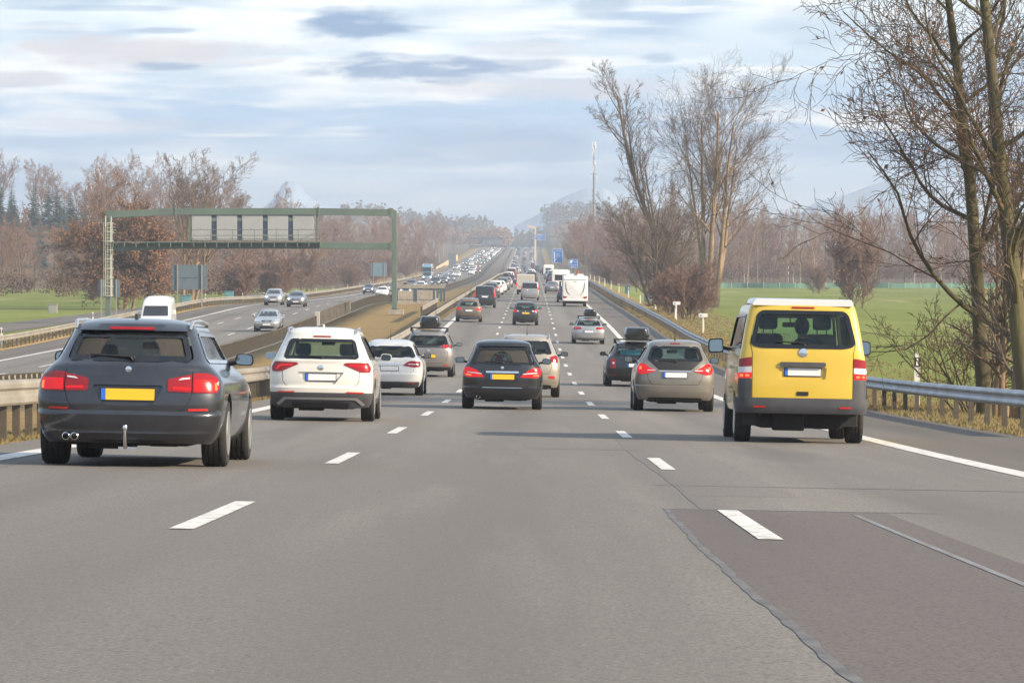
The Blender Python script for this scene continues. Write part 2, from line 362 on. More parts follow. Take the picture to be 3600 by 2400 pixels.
mb = MB()
def mark(mb, u0, u1, d0, d1, dz=.0090, step=3):
    ds = frange(d0, d1, step); n = len(ds)
    mb.add([gp(u, d, dz) for d in ds for u in (u0, u1)], [(2*i, 2*i+1, 2*i+3, 2*i+2) for i in range(n-1)])
k = -1
while 26.7+18*k < 1500:
    c = 26.7+18*k; k += 1
    for u in (-2.10, 1.43): mark(mb, u-.075, u+.075, c-2.7, c+2.7)
    for u in (-19.9, -23.4): mark(mb, u-.085, u+.085, c+2, c+8, .010)
for u, ww in ((-5.55, .15), (5.22, .15), (-27.1, .15), (-16.4, .12)): mark(mb, u-ww, u+ww, -30, 2500, .0094, 4)
tag(mb.build('road_markings', M_PAINT, fix=False), kind='structure')

# ------------------------------------------------------------------ guardrails
M_GALV = mat('galvanised_steel', (.33, .36, .39), .45, .55, var=.22, vscale=.8, bump=.1)  # blue of the shaded side is put into the steel grey
M_TANRAIL = mat('sunlit_dusty_steel', (.29, .262, .22), .6, .25, var=.2, vscale=.7, bump=.1)  # dusty steel with warm sunlight put into its tan colour
M_POST = mat('dusty_post', (.10, .085, .065), .7, .2, var=.25, vscale=2)
WP = [(0, .76), (.045, .745), (.08, .70), (.08, .675), (.035, .625), (.035, .585), (.08, .535), (.08, .51), (.045, .465), (0, .45)]
def guardrail(label, u, d0, d1, side, sp, m, mp, style='w', top=0, name='guardrail'):
    root = empty(name, gp(u, max(d0, 40))); tag(root, label, 'guardrail')
    o0 = Vector(root.location); mb = MB(); ds = [d for d in frange(d0, d1, 2.5 if d1-d0 < 200 else 4)]
    prof = [(side*a, h+top) for a, h in WP]; prof = prof+[(a-side*.004, h) for a, h in reversed(prof)]
    if style == 'box': prof = [(side*a, h+top) for a, h in ((-.02, .78), (.02, .80), (.07, .785), (.085, .74), (.085, .69), (.045, .655), (.045, .61), (.085, .575), (.085, .50), (.06, .47), (-.0, .46), (-.02, .5))]
    n = len(prof)
    for d in ds: mb.v += [tuple(gp(u+a, d, 0)*1+Vector((0, 0, h-0))-o0) if False else tuple(gp(u, d, 0)+Vector((a, 0, h))-o0) for a, h in prof]
    mb.f = [(i*n+j, i*n+(j+1) % n, (i+1)*n+(j+1) % n, (i+1)*n+j) for i in range(len(ds)-1) for j in range(n)]; mb.m = [0]*len(mb.f)
    mb.f += [tuple(range(n)), tuple((len(ds)-1)*n+j for j in range(n))]; mb.m += [0, 0]
    mb.build('beam', m, root)
    pm = MB().box(-.05, .05, -.035, .035, -.3, .74+top).box(.0 if side > 0 else -.06, .06 if side > 0 else .0, -.05, .05, .5+top, .7+top).mesh('post', mp)
    d = d0+.5; cnt = 0; rest = MB()
    while d < d1:
        p = gp(u-side*.08, d)-o0
        if cnt < 96:
            o = bpy.data.objects.new('post', pm); C.objects.link(o); o.parent = root; o.location = p; cnt += 1
        else:
            rest.box(p.x-.05, p.x+.05, p.y-.035, p.y+.035, p.z-.3, p.z+.74+top)
        d += sp if d < 900 else sp*2.5
    if rest.v: tag(rest.build('post', mp, root), kind='stuff')
    return root
guardrail('galvanised guardrail with bolted posts along the right verge beside the meadow', 8.75, 66, 2200, -1, 2.85, M_GALV, M_POST)
guardrail('dusty sunlit tan guardrail between the left lane and the dry grass median', -6.75, 46, 2350, 1, 1.33, M_TANRAIL, M_POST, 'box')
guardrail('guardrail on densely set posts along the median side of the oncoming lanes', -15.5, 112, 288, -1, 1.33, M_TANRAIL, M_POST, 'w')
guardrail('guardrail of the oncoming lanes running on behind the tall median wall', -15.5, 342, 2350, -1, 2, M_TANRAIL, M_POST, 'w')
guardrail('tan guardrail along the outer edge of the oncoming lanes by the wood', -30.9, 175, 1500, 1, 2.0, M_TANRAIL, M_POST, 'box')
guardrail('short raised second rail beside the median guardrail near the underpass', -8.1, 296, 345, 1, 2.6, M_TANRAIL, M_POST, 'box', .25)
# ------------------------------------------------------------------ vehicles
M_TYRE = mat('tyre_rubber', (.022, .021, .021), .85, var=.3, vscale=20)
M_RIM = mat('alloy_rim', (.45, .45, .46), .35, .8)
M_RIMD = mat('dark_rim', (.12, .12, .12), .5, .6)
M_PLAS = mat('grey_plastic', (.058, .060, .068), .6, var=.15, vscale=5, bump=.15, bscale=300)
M_BLK = mat('black_plastic', (.015, .015, .017), .55)
M_UND = mat('underbody', (.012, .011, .011), .9)
M_CHR = mat('chrome', (.75, .76, .78), .12, 1)
M_INT = mat('interior_cloth', (.025, .03, .032), .9)
M_SEAM = mat('panel_gap', (.006, .006, .007), .8)
M_DGL = mat('tinted_glass', (.018, .021, .024), .08, 0, spec=.7)
M_DGLD = mat('dusty_tinted_glass', (.045, .043, .042), .28, 0, spec=.6, var=.35, vscale=3)
M_FRIT = mat('glass_border', (.010, .011, .014), .1)
M_RED = mat('tail_lamp_red', (.26, .003, .006), .14, 0, coat=.7, spec=.3)
M_REDL = mat('tail_lamp_lit', (.50, .003, .004), .15, 0, coat=.5, emit=.26, ecol=(1, .004, .003), spec=.3)
M_REDH = mat('tail_lamp_bulb', (.9, .08, .03), .2, 0, emit=1.3, ecol=(1, .12, .03))
M_WHL = mat('lamp_clear', (.62, .60, .62), .15, 0, coat=1)
M_REFL = mat('reflector_red', (.50, .02, .02), .25, coat=.6)
M_HEAD = mat('headlamp_lit', (.9, .9, .85), .2, emit=6, ecol=(1, .88, .68))
M_HEADG = mat('headlamp_glass', (.55, .57, .6), .08, .3, coat=1)
M_PLW = mat('plate_white', (.72, .71, .72), .4)
M_PLY = mat('plate_yellow', (.80, .46, .02), .4)
M_PLB = mat('plate_blue', (.03, .13, .55), .4)
M_BOXB = mat('roof_box_black', (.018, .019, .022), .25, coat=.5)
M_MIRG = mat('mirror_glass', (.30, .34, .35), .05, 1)
def glass_mat(name, tint, gl=.12):
    m = bpy.data.materials.new(name); m.use_nodes = True; t = m.node_tree; t.nodes.clear()
    o = t.nodes.new('ShaderNodeOutputMaterial'); tr = t.nodes.new('ShaderNodeBsdfTransparent'); tr.inputs[0].default_value = (*tint, 1)
    g = t.nodes.new('ShaderNodeBsdfGlossy'); g.inputs['Roughness'].default_value = .04; fr = t.nodes.new('ShaderNodeLayerWeight'); fr.inputs[0].default_value = .5; pw = t.nodes.new('ShaderNodeMath'); pw.operation = 'POWER'; pw.inputs[1].default_value = 5; t.links.new(fr.outputs['Facing'], pw.inputs[0])
    a = t.nodes.new('ShaderNodeMath'); a.operation = 'MULTIPLY_ADD'; a.inputs[1].default_value = .8; a.inputs[2].default_value = gl; t.links.new(pw.outputs[0], a.inputs[0])
    mx = t.nodes.new('ShaderNodeMixShader'); t.links.new(a.outputs[0], mx.inputs[0]); t.links.new(tr.outputs[0], mx.inputs[1]); t.links.new(g.outputs[0], mx.inputs[2]); t.links.new(mx.outputs[0], o.inputs[0]); return m
M_GL = glass_mat('window_glass', (.80, .90, .87), .03)
M_GLD = glass_mat('privacy_glass', (.42, .43, .45), .04)
M_GLS = glass_mat('side_glass', (.38, .42, .44), .20)
def dusty_glass(name, cx, cz, r):
    m = glass_mat(name, (.45, .46, .48), .03); t = m.node_tree; L = t.links.new; o = [n for n in t.nodes if n.type == 'OUTPUT_MATERIAL'][0]; src = o.inputs[0].links[0].from_socket
    tcn = t.nodes.new('ShaderNodeTexCoord'); mp = t.nodes.new('ShaderNodeMapping'); mp.inputs['Location'].default_value = (-cx, 0, -cz); mp.inputs['Scale'].default_value = (1, 0, 1); L(tcn.outputs['Object'], mp.inputs[0])
    ln = t.nodes.new('ShaderNodeVectorMath'); ln.operation = 'LENGTH'; L(mp.outputs[0], ln.inputs[0]); mr = t.nodes.new('ShaderNodeMapRange'); L(ln.outputs[1], mr.inputs[0]); mr.inputs[1].default_value = r-.008; mr.inputs[2].default_value = r+.012; mr.inputs[3].default_value = .05; mr.inputs[4].default_value = .62
    df = t.nodes.new('ShaderNodeBsdfDiffuse'); df.inputs[0].default_value = (.085, .078, .070, 1); mx = t.nodes.new('ShaderNodeMixShader'); L(mr.outputs[0], mx.inputs[0]); L(src, mx.inputs[1]); L(df.outputs[0], mx.inputs[2]); L(mx.outputs[0], o.inputs[0]); return m
def paint(name, col, metal=0, rough=.38, dirt=.2):
    return mat('paint_'+name, col, rough, metal, coat=1, var=dirt, vscale=1.6)
P_BMW = paint('graphite', (.040, .042, .052), .6, .30, .22); P_WHITE = paint('white', (.66, .645, .60), 0, .4, .05); P_WHITE2 = paint('white_clean', (.70, .70, .69), 0, .35, .03)
P_SILV = paint('silver', (.38, .385, .40), .55, .35, .08); P_GREY = paint('mid_grey', (.16, .165, .175), .4); P_BLK = paint('black', (.020, .021, .025), .1, .3)
P_BLKD = paint('black_dusty', (.016, .017, .022), .3, .32, .3); P_TAUPE = paint('taupe', (.225, .208, .178), .45, .36, .1); P_BEIGE = paint('silver_beige', (.40, .36, .31), .5, .36, .08)
P_BRN = paint('brown', (.17, .135, .105), .4, .38, .12); P_BLUE = paint('dark_blue', (.035, .05, .09), .3, .35); P_PGREY = paint('warm_grey', (.25, .235, .225), .5, .36, .1)
P_YEL = paint('yellow', (.63, .425, .030), 0, .38, .04); P_REDC = paint('dark_red', (.20, .025, .02), .2, .35); P_LBLUE = paint('pale_blue', (.30, .38, .48), .4, .35, .06)

class Shape:
    def __init__(s, T):
        s.T = T; s.L, s.H, s.hw = T['L'], T['H'], T['hw']; H = s.H
        s.Wf = sm([(z*H, a*s.hw) for z, a in T['wk']]); _r = sm([(z*H, a) for z, a in T['rk']]); s.Rf = lambda z: _r(z)-(T['shelf'][1]*(1-sstep(z, T['shelf'][0]-.012, T['shelf'][0]+.012)) if 'shelf' in T else 0)-sum(dp*math.exp(-((z-z0)/ww)**2) for z0, dp, ww in T.get('lip', [])); s.Ff = sm([(z*H, s.L+a) for z, a in T['fk']])
        s.cr, s.cf, s.n = T.get('cr', .34), T.get('cf', .5), T.get('n', 2.5); s.zb = T.get('zb', .16)*H; s.zs = H-T.get('dome', .11); s.nt = .30
    def par(s, z):
        if z <= s.zs: return s.Wf(z), s.Rf(z), s.Ff(z)
        t = min(1, (z-s.zs)/(s.H-s.zs)); q = math.sqrt(max(0, 1-t**1.7)); k = 1-q
        w, r, f = s.Wf(s.zs), s.Rf(s.zs), s.Ff(s.zs); return w*(.45+.55*q), r+k*.42, f-k*.42
    def half(s, z, ds=.16, nc=14, nf=8):
        w, r, f = s.par(z); L = f-r; cr = min(s.cr, L*.45); cf = min(s.cf, L*.45); p = 2/s.n; pts = []
        for i in range(nc+1):
            th = math.pi/2*i/nc; pts.append((w*math.sin(th)**p, r+cr*(1-max(0, math.cos(th))**p)))
        n = s.ns
        for i in range(1, n): pts.append((w, r+cr+(f-cf-r-cr)*i/n))
        for i in range(nf, -1, -1):
            th = math.pi/2*i/nf; pts.append((w*math.sin(th)**p, f-cf*(1-max(0, math.cos(th))**p)))
        return [(x*s.tap(y), y) for x, y in pts]
    def tap(s, y):
        ym = s.L*.45; return 1-.035*max(0, (ym-y)/ym)**2-.06*max(0, (y-ym)/(s.L-ym))**2
    def build(s, mats, name, parent, nz=34, ns=22, nc=14, nf=8, smooth=38):
        s.ns = ns; zs = [s.zb+(s.zs-s.zb)*i/nz for i in range(nz+1)]+[s.zs+(s.H-s.zs)*math.sin(math.pi/2*i/6) for i in range(1, 7)]
        mb = MB(); rings = []
        for z in zs:
            h = s.half(z, nc=nc, nf=nf); ring = h+[(-x, y) for x, y in reversed(h[1:-1])]; rings.append(ring)
        n = len(rings[0])
        for z, r in zip(zs, rings): mb.v += [(x, y, z) for x, y in r]
        mb.f = [(i*n+j, i*n+(j+1) % n, (i+1)*n+(j+1) % n, (i+1)*n+j) for i in range(len(zs)-1) for j in range(n)]
        mb.f += [tuple(range(n-1, -1, -1)), tuple((len(zs)-1)*n+j for j in range(n))]; mb.m = [0]*len(mb.f)
        return mb.build(name, mats, parent, smooth)
    def inner(s):                            # hollow cabin
        s.ns = 10; H = s.H; bz = s.T.get('belt', .66)*H; z0 = .36*H; zt = H-.07; zs = [z0+(zt-z0)*i/12 for i in range(13)]; mb = MB(); rings = []
        for z in zs:
            w, r, f = s.par(min(z, s.zs)); ff = min(f, s.Ff(bz+.05)); w -= .075; r += .06; f = ff-.05
            h = []; cr = min(.25, (f-r)*.3)
            for i in range(6):
                th = math.pi/2*i/5; h.append((w*math.sin(th)**.8, r+cr*(1-max(0, math.cos(th))**.8)))
            for i in range(5, -1, -1):
                th = math.pi/2*i/5; h.append((w*math.sin(th)**.8, f-cr*(1-max(0, math.cos(th))**.8)))
            h = [(x*s.tap(y), y) for x, y in h]; rings.append(h+[(-x, y) for x, y in reversed(h[1:-1])])
        n = len(rings[0])
        for z, r in zip(zs, rings): mb.v += [(x, y, z) for x, y in r]
        mb.f = [(i*n+j, i*n+(j+1) % n, (i+1)*n+(j+1) % n, (i+1)*n+j) for i in range(12) for j in range(n)]+[tuple(range(n-1, -1, -1)), tuple(12*n+j for j in range(n))]
        mb.m = [1]*len(mb.f); return mb
    def surf(s, a, z, off=0, mode='rear'):
        if mode == 'side':                   # a = y, right side
            w = s.par(z)[0]; return Vector((w*s.tap(a)+off, a, z))
        w, r, f = s.par(z); p = 2/s.n
        if mode == 'front': r, cr, sg = f, min(s.cf, (f-s.par(z)[1])*.45), -1
        else: cr, sg = min(s.cr, (f-r)*.45), 1
        sa = abs(a); t = 1 if a >= 0 else -1; px, py, acc = 0, 0, 0; N = 40; res = None
        for i in range(1, N+1):
            th = math.pi/2*i/N; x = w*math.sin(th)**p; y = cr*(1-max(0, math.cos(th))**p); dl = math.hypot(x-px, y-py)
            if acc+dl >= sa:
                k = (sa-acc)/dl; X, Y = px+(x-px)*k, py+(y-py)*k; nx, ny = (y-py)/dl, -(x-px)/dl; res = (X+nx*off, Y+ny*off); break
            acc += dl; px, py = x, y
        if res is None: res = (w+off, cr+(sa-acc))
        y = r+sg*res[1]; return Vector((t*res[0]*s.tap(y), y, z))

def rpoly(pts, rad=.03, seg=4):              # rounded polygon
    n = len(pts); out = []
    for i, p in enumerate(pts):
        p = Vector(p); a = Vector(pts[i-1]); b = Vector(pts[(i+1) % n]); u, v = a-p, b-p; r = min(rad, u.length*.45, v.length*.45)
        A, B = p+u.normalized()*r, p+v.normalized()*r
        for k in range(seg+1):
            t = k/seg; out.append(tuple(A*(1-t)**2+p*2*t*(1-t)+B*t*t))
    return out
def sym(half): return [(x, z) for x, z in half]+[(-x, z) for x, z in reversed(half)]
def cutgrid(poly, res):
    bm = bmesh.new(); vs = [bm.verts.new((x, 0, z)) for x, z in poly]; bm.faces.new(vs)
    for ax in (0, 2):
        lo = min(v.co[ax] for v in bm.verts); hi = max(v.co[ax] for v in bm.verts); k = math.floor(lo/res)+1
        while k*res < hi:
            no = [0, 0, 0]; no[ax] = 1; co = [0, 0, 0]; co[ax] = k*res
            bmesh.ops.bisect_plane(bm, geom=bm.verts[:]+bm.edges[:]+bm.faces[:], plane_co=co, plane_no=no, dist=1e-5); k += 1
    bm.normal_update(); bm.verts.index_update(); return bm
def patch(sh, poly, m, name, parent, mode='rear', off=.004, thick=.01, res=.07, mirror=False, flip=False, mb=None, mi=0):
    bm = cutgrid(poly, res); own = mb is None; mb = mb or MB(); sx = -1 if flip else 1
    def mp(v, o):
        p = sh.surf(v.co.x, v.co.z, o, mode) if mode != 'side' else sh.surf(v.co.x, v.co.z, o, mode)
        return Vector((sx*p.x, p.y, p.z))
    n = len(bm.verts); vs = [mp(v, off) for v in bm.verts]+[mp(v, off-thick) for v in bm.verts]
    fs = [tuple(v.index for v in f.verts) for f in bm.faces]; fs += [tuple(v.index+n for v in reversed(f.verts)) for f in bm.faces]
    for e_ in bm.edges:
        if len(e_.link_faces) == 1:
            a, b = e_.verts[0].index, e_.verts[1].index; fs.append((a, b, b+n, a+n))
    bm.free(); mb.add(vs, fs, mi)
    if not own: return mb
    o = mb.build(name, m, parent, 40)
    if mirror: patch(sh, [(-x, z) for x, z in poly] if mode != 'side' else poly, m, name, parent, mode, off, thick, res, False, mode == 'side')
    return o
def ribbon(sh, pts, wd, off=.0025, mode='rear', flip=False):
    q = []
    for (x0, z0), (x1, z1) in zip(pts, pts[1:]):
        n = max(1, int(math.hypot(x1-x0, z1-z0)/.05)); q += [(x0+(x1-x0)*i/n, z0+(z1-z0)*i/n) for i in range(n)]
    q.append(pts[-1]); L, Rr = [], []
    for i, p in enumerate(q):
        a, b = q[max(0, i-1)], q[min(len(q)-1, i+1)]; dx, dz = b[0]-a[0], b[1]-a[1]; l = math.hypot(dx, dz) or 1
        L.append((p[0]-dz/l*wd/2, p[1]+dx/l*wd/2)); Rr.append((p[0]+dz/l*wd/2, p[1]-dx/l*wd/2))
    sx = -1 if flip else 1
    vs = [(lambda p: (sx*p.x, p.y, p.z))(sh.surf(x, z, off, mode)) for x, z in L+Rr]; n = len(q)
    return vs, [(i, i+1, n+i+1, n+i) for i in range(n-1)]
def boolean(o, cutter, op='DIFFERENCE'):
    md = o.modifiers.new('b', 'BOOLEAN'); md.object = cutter; md.operation = op; md.solver = 'EXACT'
    bpy.context.view_layer.update(); dg = bpy.context.evaluated_depsgraph_get(); me = bpy.data.meshes.new_from_object(o.evaluated_get(dg)); o.modifiers.clear()
    old = o.data; o.data = me; me.name = old.name; bpy.data.meshes.remove(old); c = cutter.data; bpy.data.objects.remove(cutter); bpy.data.meshes.remove(c)

# kinds of car: keys are (fraction of height, value); wk = half width fraction, rk = rear line, fk = nose line
def shape_keys(kind, hb=.66):
    if kind in ('wagon', 'hatch', 'sedan'):
        wk = [(.13, .84), (.2, .93), (.32, .985), (.46, 1), (.56, .985), (.62, .955), (.68, .90), (.78, .80), (.90, .685), (1, .62)]
        rk = [(.13, .16), (.2, .06), (.30, .015), (.42, 0), (.52, .015), (.60, .04), (.68, .10), (.80, .26), (.90, .38), (1, .5)]
        fk = [(.13, -.18), (.22, -.06), (.38, 0), (.46, -.05), (.52, -.25), (.60, -.9), (.655, -1.28), (.70, -1.45), (.92, -2.15), (1, -2.5)]
        if kind == 'sedan': rk = [(.13, .16), (.2, .06), (.30, .015), (.42, 0), (.56, .02), (.64, .07), (.665, .22), (.69, .50), (.80, .72), (.92, 1.05), (1, 1.25)]
    elif kind == 'suv':
        wk = [(.13, .88), (.2, .95), (.32, .99), (.45, 1), (.55, .99), (.61, .965), (.67, .91), (.78, .82), (.90, .72), (1, .66)]
        rk = [(.13, .16), (.2, .08), (.30, .01), (.42, 0), (.55, .02), (.64, .05), (.70, .10), (.80, .22), (.90, .33), (1, .42)]
        fk = [(.13, -.22), (.22, -.06), (.38, 0), (.50, -.04), (.55, -.22), (.62, -.85), (.66, -1.15), (.72, -1.35), (.92, -1.95), (1, -2.2)]
    elif kind == 'mpv':
        wk = [(.13, .86), (.2, .94), (.32, .985), (.45, 1), (.55, .985), (.62, .95), (.70, .89), (.80, .81), (.90, .73), (1, .66)]
        rk = [(.13, .16), (.2, .06), (.30, .01), (.42, 0), (.55, .01), (.64, .04), (.72, .10), (.82, .20), (.92, .30), (1, .38)]
        fk = [(.13, -.2), (.22, -.05), (.38, 0), (.46, -.08), (.54, -.4), (.62, -.85), (.68, -1.05), (.92, -1.95), (1, -2.2)]
    elif kind == 'van':
        wk = [(.2, .92), (.26, .985), (.38, 1), (.50, 1), (.60, .985), (.70, .94), (.80, .90), (.90, .86), (1, .80)]
        rk = [(.2, .05), (.26, .0), (.38, 0), (.50, .01), (.60, .02), (.72, .05), (.84, .09), (.93, .12), (1, .2)]
        fk = [(.2, -.1), (.30, 0), (.40, -.04), (.48, -.25), (.54, -.65), (.60, -.9), (.92, -1.75), (1, -2.0)]
    else:                                    # boxy high roof / truck box
        wk = [(.12, .95), (.2, 1), (.5, 1), (.75, .99), (.93, .965), (1, .9)]; rk = [(.1, .04), (.3, 0), (.7, .0), (.95, .03), (1, .06)]
        fk = [(.1, -.1), (.2, 0), (.34, -.06), (.40, -.45), (.46, -.75), (.72, -1.45), (.90, -1.75), (1, -2.1)]
    return dict(wk=wk, rk=rk, fk=fk)

def wheel(root, x, y, r, wdt, hi=True, rim=M_RIM):
    s = 1 if x > 0 else -1; w2 = wdt/2; mb = MB(); k = 36 if hi else 16
    prof = [(r*.62, -w2*.92), (r*.80, -w2), (r*.93, -w2*.98), (r*.985, -w2*.82), (r, -w2*.6)]
    if hi:
        for g in (-.42, 0, .42): prof += [(r, (g-.07)*w2), (r*.97, (g-.06)*w2), (r*.97, (g+.06)*w2), (r, (g+.07)*w2)]
    prof += [(r, w2*.6), (r*.985, w2*.82), (r*.93, w2*.98), (r*.80, w2), (r*.62, w2*.92)]
    mb.lathe(prof, 0, 0, 0, k); o = mb.build('wheel', M_TYRE, root, 40); o.location = (x, y, r)
    if hi:
        m = MB(); t = s*w2
        m.lathe([(r*.66, t*.97), (r*.64, t*1.02), (r*.58, t*.98), (r*.55, t*.5), (.001, t*.45)], 0, 0, 0, 32)
        for j in range(5):
            a = 2*math.pi*j/5; M = Matrix.Rotation(a, 4, 'X'); m.box(min(t*.55, t*.95), max(t*.55, t*.95), -r*.09, r*.09, r*.1, r*.6, 0, M)
        m.lathe([(r*.15, t*.5), (r*.15, t*.98), (.001, t)], 0, 0, 0, 14); m.build('rim', rim, o, 30)
    return o
def side_windows(H, bz, wsy, y0, top=.91, pil=None):
    z0, z1 = bz, top*H; return z0, z1
def make_car(T, label, cat, d, x, oncoming=False, group=None, name='car'):
    """T: shape and trim of one vehicle; x, d: where its wheels stand"""
    K = dict(shape_keys(T['kind'])); K.update(T); T = K; sh = Shape(T); H, L, hw = T['H'], T['L'], T['hw']; hi = T.get('hi', 0)
    root = empty(name); tag(root, label, cat, group); bz = T.get('belt', .68)*H
    fa = L-T.get('fo', .85); ra = T.get('ro', .95); wr = T.get('wr', .33); tw = T.get('tw', .225)
    body = sh.build([T['paint'], M_INT], 'body', root, *((56, 24, 18, 10) if hi else (18, 8, 7, 4)))
    # outlines
    wt, wb = sh.par(.90*H)[0], sh.par(bz)[0]
    rw = T.get('rw') or [(0, .91*H), (wt*.80, .895*H), (wb*.80, bz+.03), (0, bz)]
    rwp = rpoly(sym([p for p in rw if p[0] > 0]), T.get('rwr', .06)) if not T.get('norw') else None
    wsz = T.get('wsz', bz+.02); wst = T.get('wst', .905*H); wsp = rpoly(sym([(sh.par(wst)[0]*.84, wst), (sh.par(wsz)[0]*.86, wsz)]), .05)
    def yr(z): return sh.par(z)[1]
    def yf(z): return sh.par(z)[2]
    s0, s1 = bz+.02, .90*H; sr = T.get('sr', .30); fr_ = T.get('fr', .42)
    ya, yb, yc, yd = yr(s0)+sr, yf(s0)-fr_-.12, yf(s1)-fr_*.75, yr(s1)+sr+.02
    cuts = T.get('pillars', []); wins = []; e0 = 0
    for c_ in cuts+[1]:
        e1 = c_; f = lambda t: ya+(yb-ya)*t; g = lambda t: yd+(yc-yd)*t
        wins.append(rpoly([(f(e0)+.03, s0), (f(e1)-.03, s0), (max(g(e1), g(e0)+.12)-.03, s1), (g(e0)+.03, s1)], .05)); e0 = e1
    if T.get('nosw'): wins = wins[-1:]
    if hi:
        cut = MB(); m0 = lambda b: [b.m.__setitem__(i, 1) for i in range(len(b.m))]
        for sx in (1, -1):                   # wheel arches
            for y in (ra, fa): cut.lathe([(wr+.06, -.2), (wr+.06, .3)], sx*(hw-.06), y, wr, 40)
        for pc, dep in T.get('recess', []): cut = patch(sh, pc, None, '', None, off=.2, thick=.2+dep, mb=cut, mi=0)
        m0(cut); nrec = 0
        o = cut.build('cut', [M_INT, M_UND]); 
        for i_, p_ in enumerate(o.data.polygons): p_.material_index = 1
        boolean(body, o)
        boolean(body, sh.inner().build('cut', [M_INT, M_INT]))
        cut = MB()
        if rwp:
            zc = (rw[0][1]+rw[-1][1])/2; cut.prism(rwp, yr(zc)-.6, yr(zc)+.85, 'y', 1)
        cut.prism(wsp, yf(.9*H)-.75, yf(wsz)+.3, 'y', 1)
        o = cut.build('cut', [M_INT, M_INT]); boolean(body, o)
        cut = MB()
        for wv in wins: cut.prism(wv, -1.6, 1.6, 'x', 1)
        boolean(body, cut.build('cut', [M_INT, M_INT]))
        body.data.materials.clear(); body.data.materials.append(T['paint']); body.data.materials.append(M_UND); finish(body.data, 32, False)
    def glass(poly, name, mode, m=M_GL):
        if hi:
            fw = .045 if mode == 'rear' else .02; cx = sum(p[0] for p in poly)/len(poly); cz = sum(p[1] for p in poly)/len(poly); n = len(poly); Lx = []
            def offp(q, s_):
                out = []
                for i in range(n):
                    a, b = Vector(q[i-1]), Vector(q[(i+1) % n]); t = (b-a).normalized(); nn = Vector((t.y, -t.x)); out.append((q[i][0]+nn.x*s_, q[i][1]+nn.y*s_))
                return out
            area = sum(poly[i-1][0]*poly[i][1]-poly[i][0]*poly[i-1][1] for i in range(n)); sg = 1 if area > 0 else -1
            o = patch(sh, offp(poly, .012*sg), m, name, root, mode, -.012, .004, .1, False)
            out, inn = offp(poly, .014*sg), offp(poly, -fw*sg)
            vs = []; fs = []
            def dense(q):
                r = []
                for i in range(n):
                    a, b = q[i], q[(i+1) % n]; r += [(a[0]+(b[0]-a[0])*k/4, a[1]+(b[1]-a[1])*k/4) for k in range(4)]
                return r
            A, B = dense(out), dense(inn); N = len(A)
            for fl in ((False, True) if mode == 'side' else (False,)):
                mb = MB(); sx = -1 if fl else 1
                vv = [sh.surf(a, z, .009, mode) for a, z in A]+[sh.surf(a, z, .009, mode) for a, z in B]+[sh.surf(a, z, -.02, mode) for a, z in B]
                mb.add([(sx*v.x, v.y, v.z) for v in vv], [(i, (i+1) % N, N+(i+1) % N, N+i) for i in range(N)]+[(N+i, N+(i+1) % N, 2*N+(i+1) % N, 2*N+i) for i in range(N)])
                mb.build('window_border', M_CHR if mode == 'side' and T.get('chr') else M_FRIT, o, 40)
            if mode == 'side':
                patch(sh, offp(poly, .012*sg), m, name, root, mode, -.012, .004, .1, False, True)
                for t0 in T.get('pil', [.34, .64]):
                    x0 = ya+(yb-ya)*t0; x1 = yd+(yc-yd)*min(1, t0+.02); patch(sh, [(x0, s0+.02), (x0+.10, s0+.02), (x1+.07, s1-.02), (x1, s1-.02)], M_FRIT, 'door_pillar', o, 'side', -.02, .006, .2, True)
        else: patch(sh, poly, M_DGL, name, root, mode, .004, .01, .15, mode == 'side')
    if not T.get('norw'): glass(rwp, 'rear_window', 'rear', T.get('glass', M_GL))
    if hi or oncoming or 1: glass(wsp, 'windscreen', 'front')
    if hi:
        for wv in wins: glass(wv, 'side_window', 'side', T.get('sglass', M_GLS))
    elif not T.get('nosw'):
        q = rpoly([(ya, s0), (yb, s0), (yc, s1), (yd, s1)], .06); patch(sh, q, M_DGL, 'side_window', root, 'side', .004, .01, .3, True)
    # wheels and underside
    for sx in (1, -1):
        for y in (ra, fa): wheel(root, sx*(hw-tw/2-.015), y, wr, tw, hi, T.get('rim', M_RIM))
    if not hi:
        for y in (ra, fa): pass
    ub = MB().box(-hw*.62, hw*.62, .3, L-.3, wr*.62, sh.zb+.03)
    if hi: ub.tube([(-hw+.2, ra, wr*.85), (hw-.2, ra, wr*.85)], .05, 8).box(-.42*hw, .05*hw, .22, .62, wr*.52, sh.zb).box(.2*hw, .5*hw, .35, .9, wr*.6, sh.zb)
    ub.build('underbody', M_UND, root, bevel=.02)
    if hi: seats(root, sh, T, bz)
    # trims: (part name, material, polygon, offset, thickness, mirrored)
    for t in T.get('trim', []):
        nm, m, poly, off, th = t[:5]; mir = t[5] if len(t) > 5 else False; par = root
        if poly[0] == 'S': patch(sh, rpoly(sym(poly[1]), poly[2] if len(poly) > 2 else .03), m, nm, par, 'rear', off, th)
        elif poly[0] == 'Y': patch(sh, rpoly(poly[1], .02), m, nm, par, 'side', off, th, .15, True)
        else: patch(sh, rpoly(poly, t[6] if len(t) > 6 else .02), m, nm, par, 'rear', off, th, .05, mir)
    ls = T.get('seams')
    if ls:
        for s_ in ls:
            mode, pts = (s_[0], s_[1:]) if isinstance(s_[0], str) else ('rear', s_)
            for fl in (False, True):
                mb = MB(); mb.add(*(ribbon(sh, pts, T.get('seamw', .008), .002, 'rear' if mode == 'rear' else 'side', False) if not fl else (ribbon(sh, [(-a, b) for a, b in pts], .008, .002) if mode == 'rear' else ribbon(sh, pts, .008, .002, 'side', True))))
                mb.build('panel_gap', M_SEAM, root, fix=False)
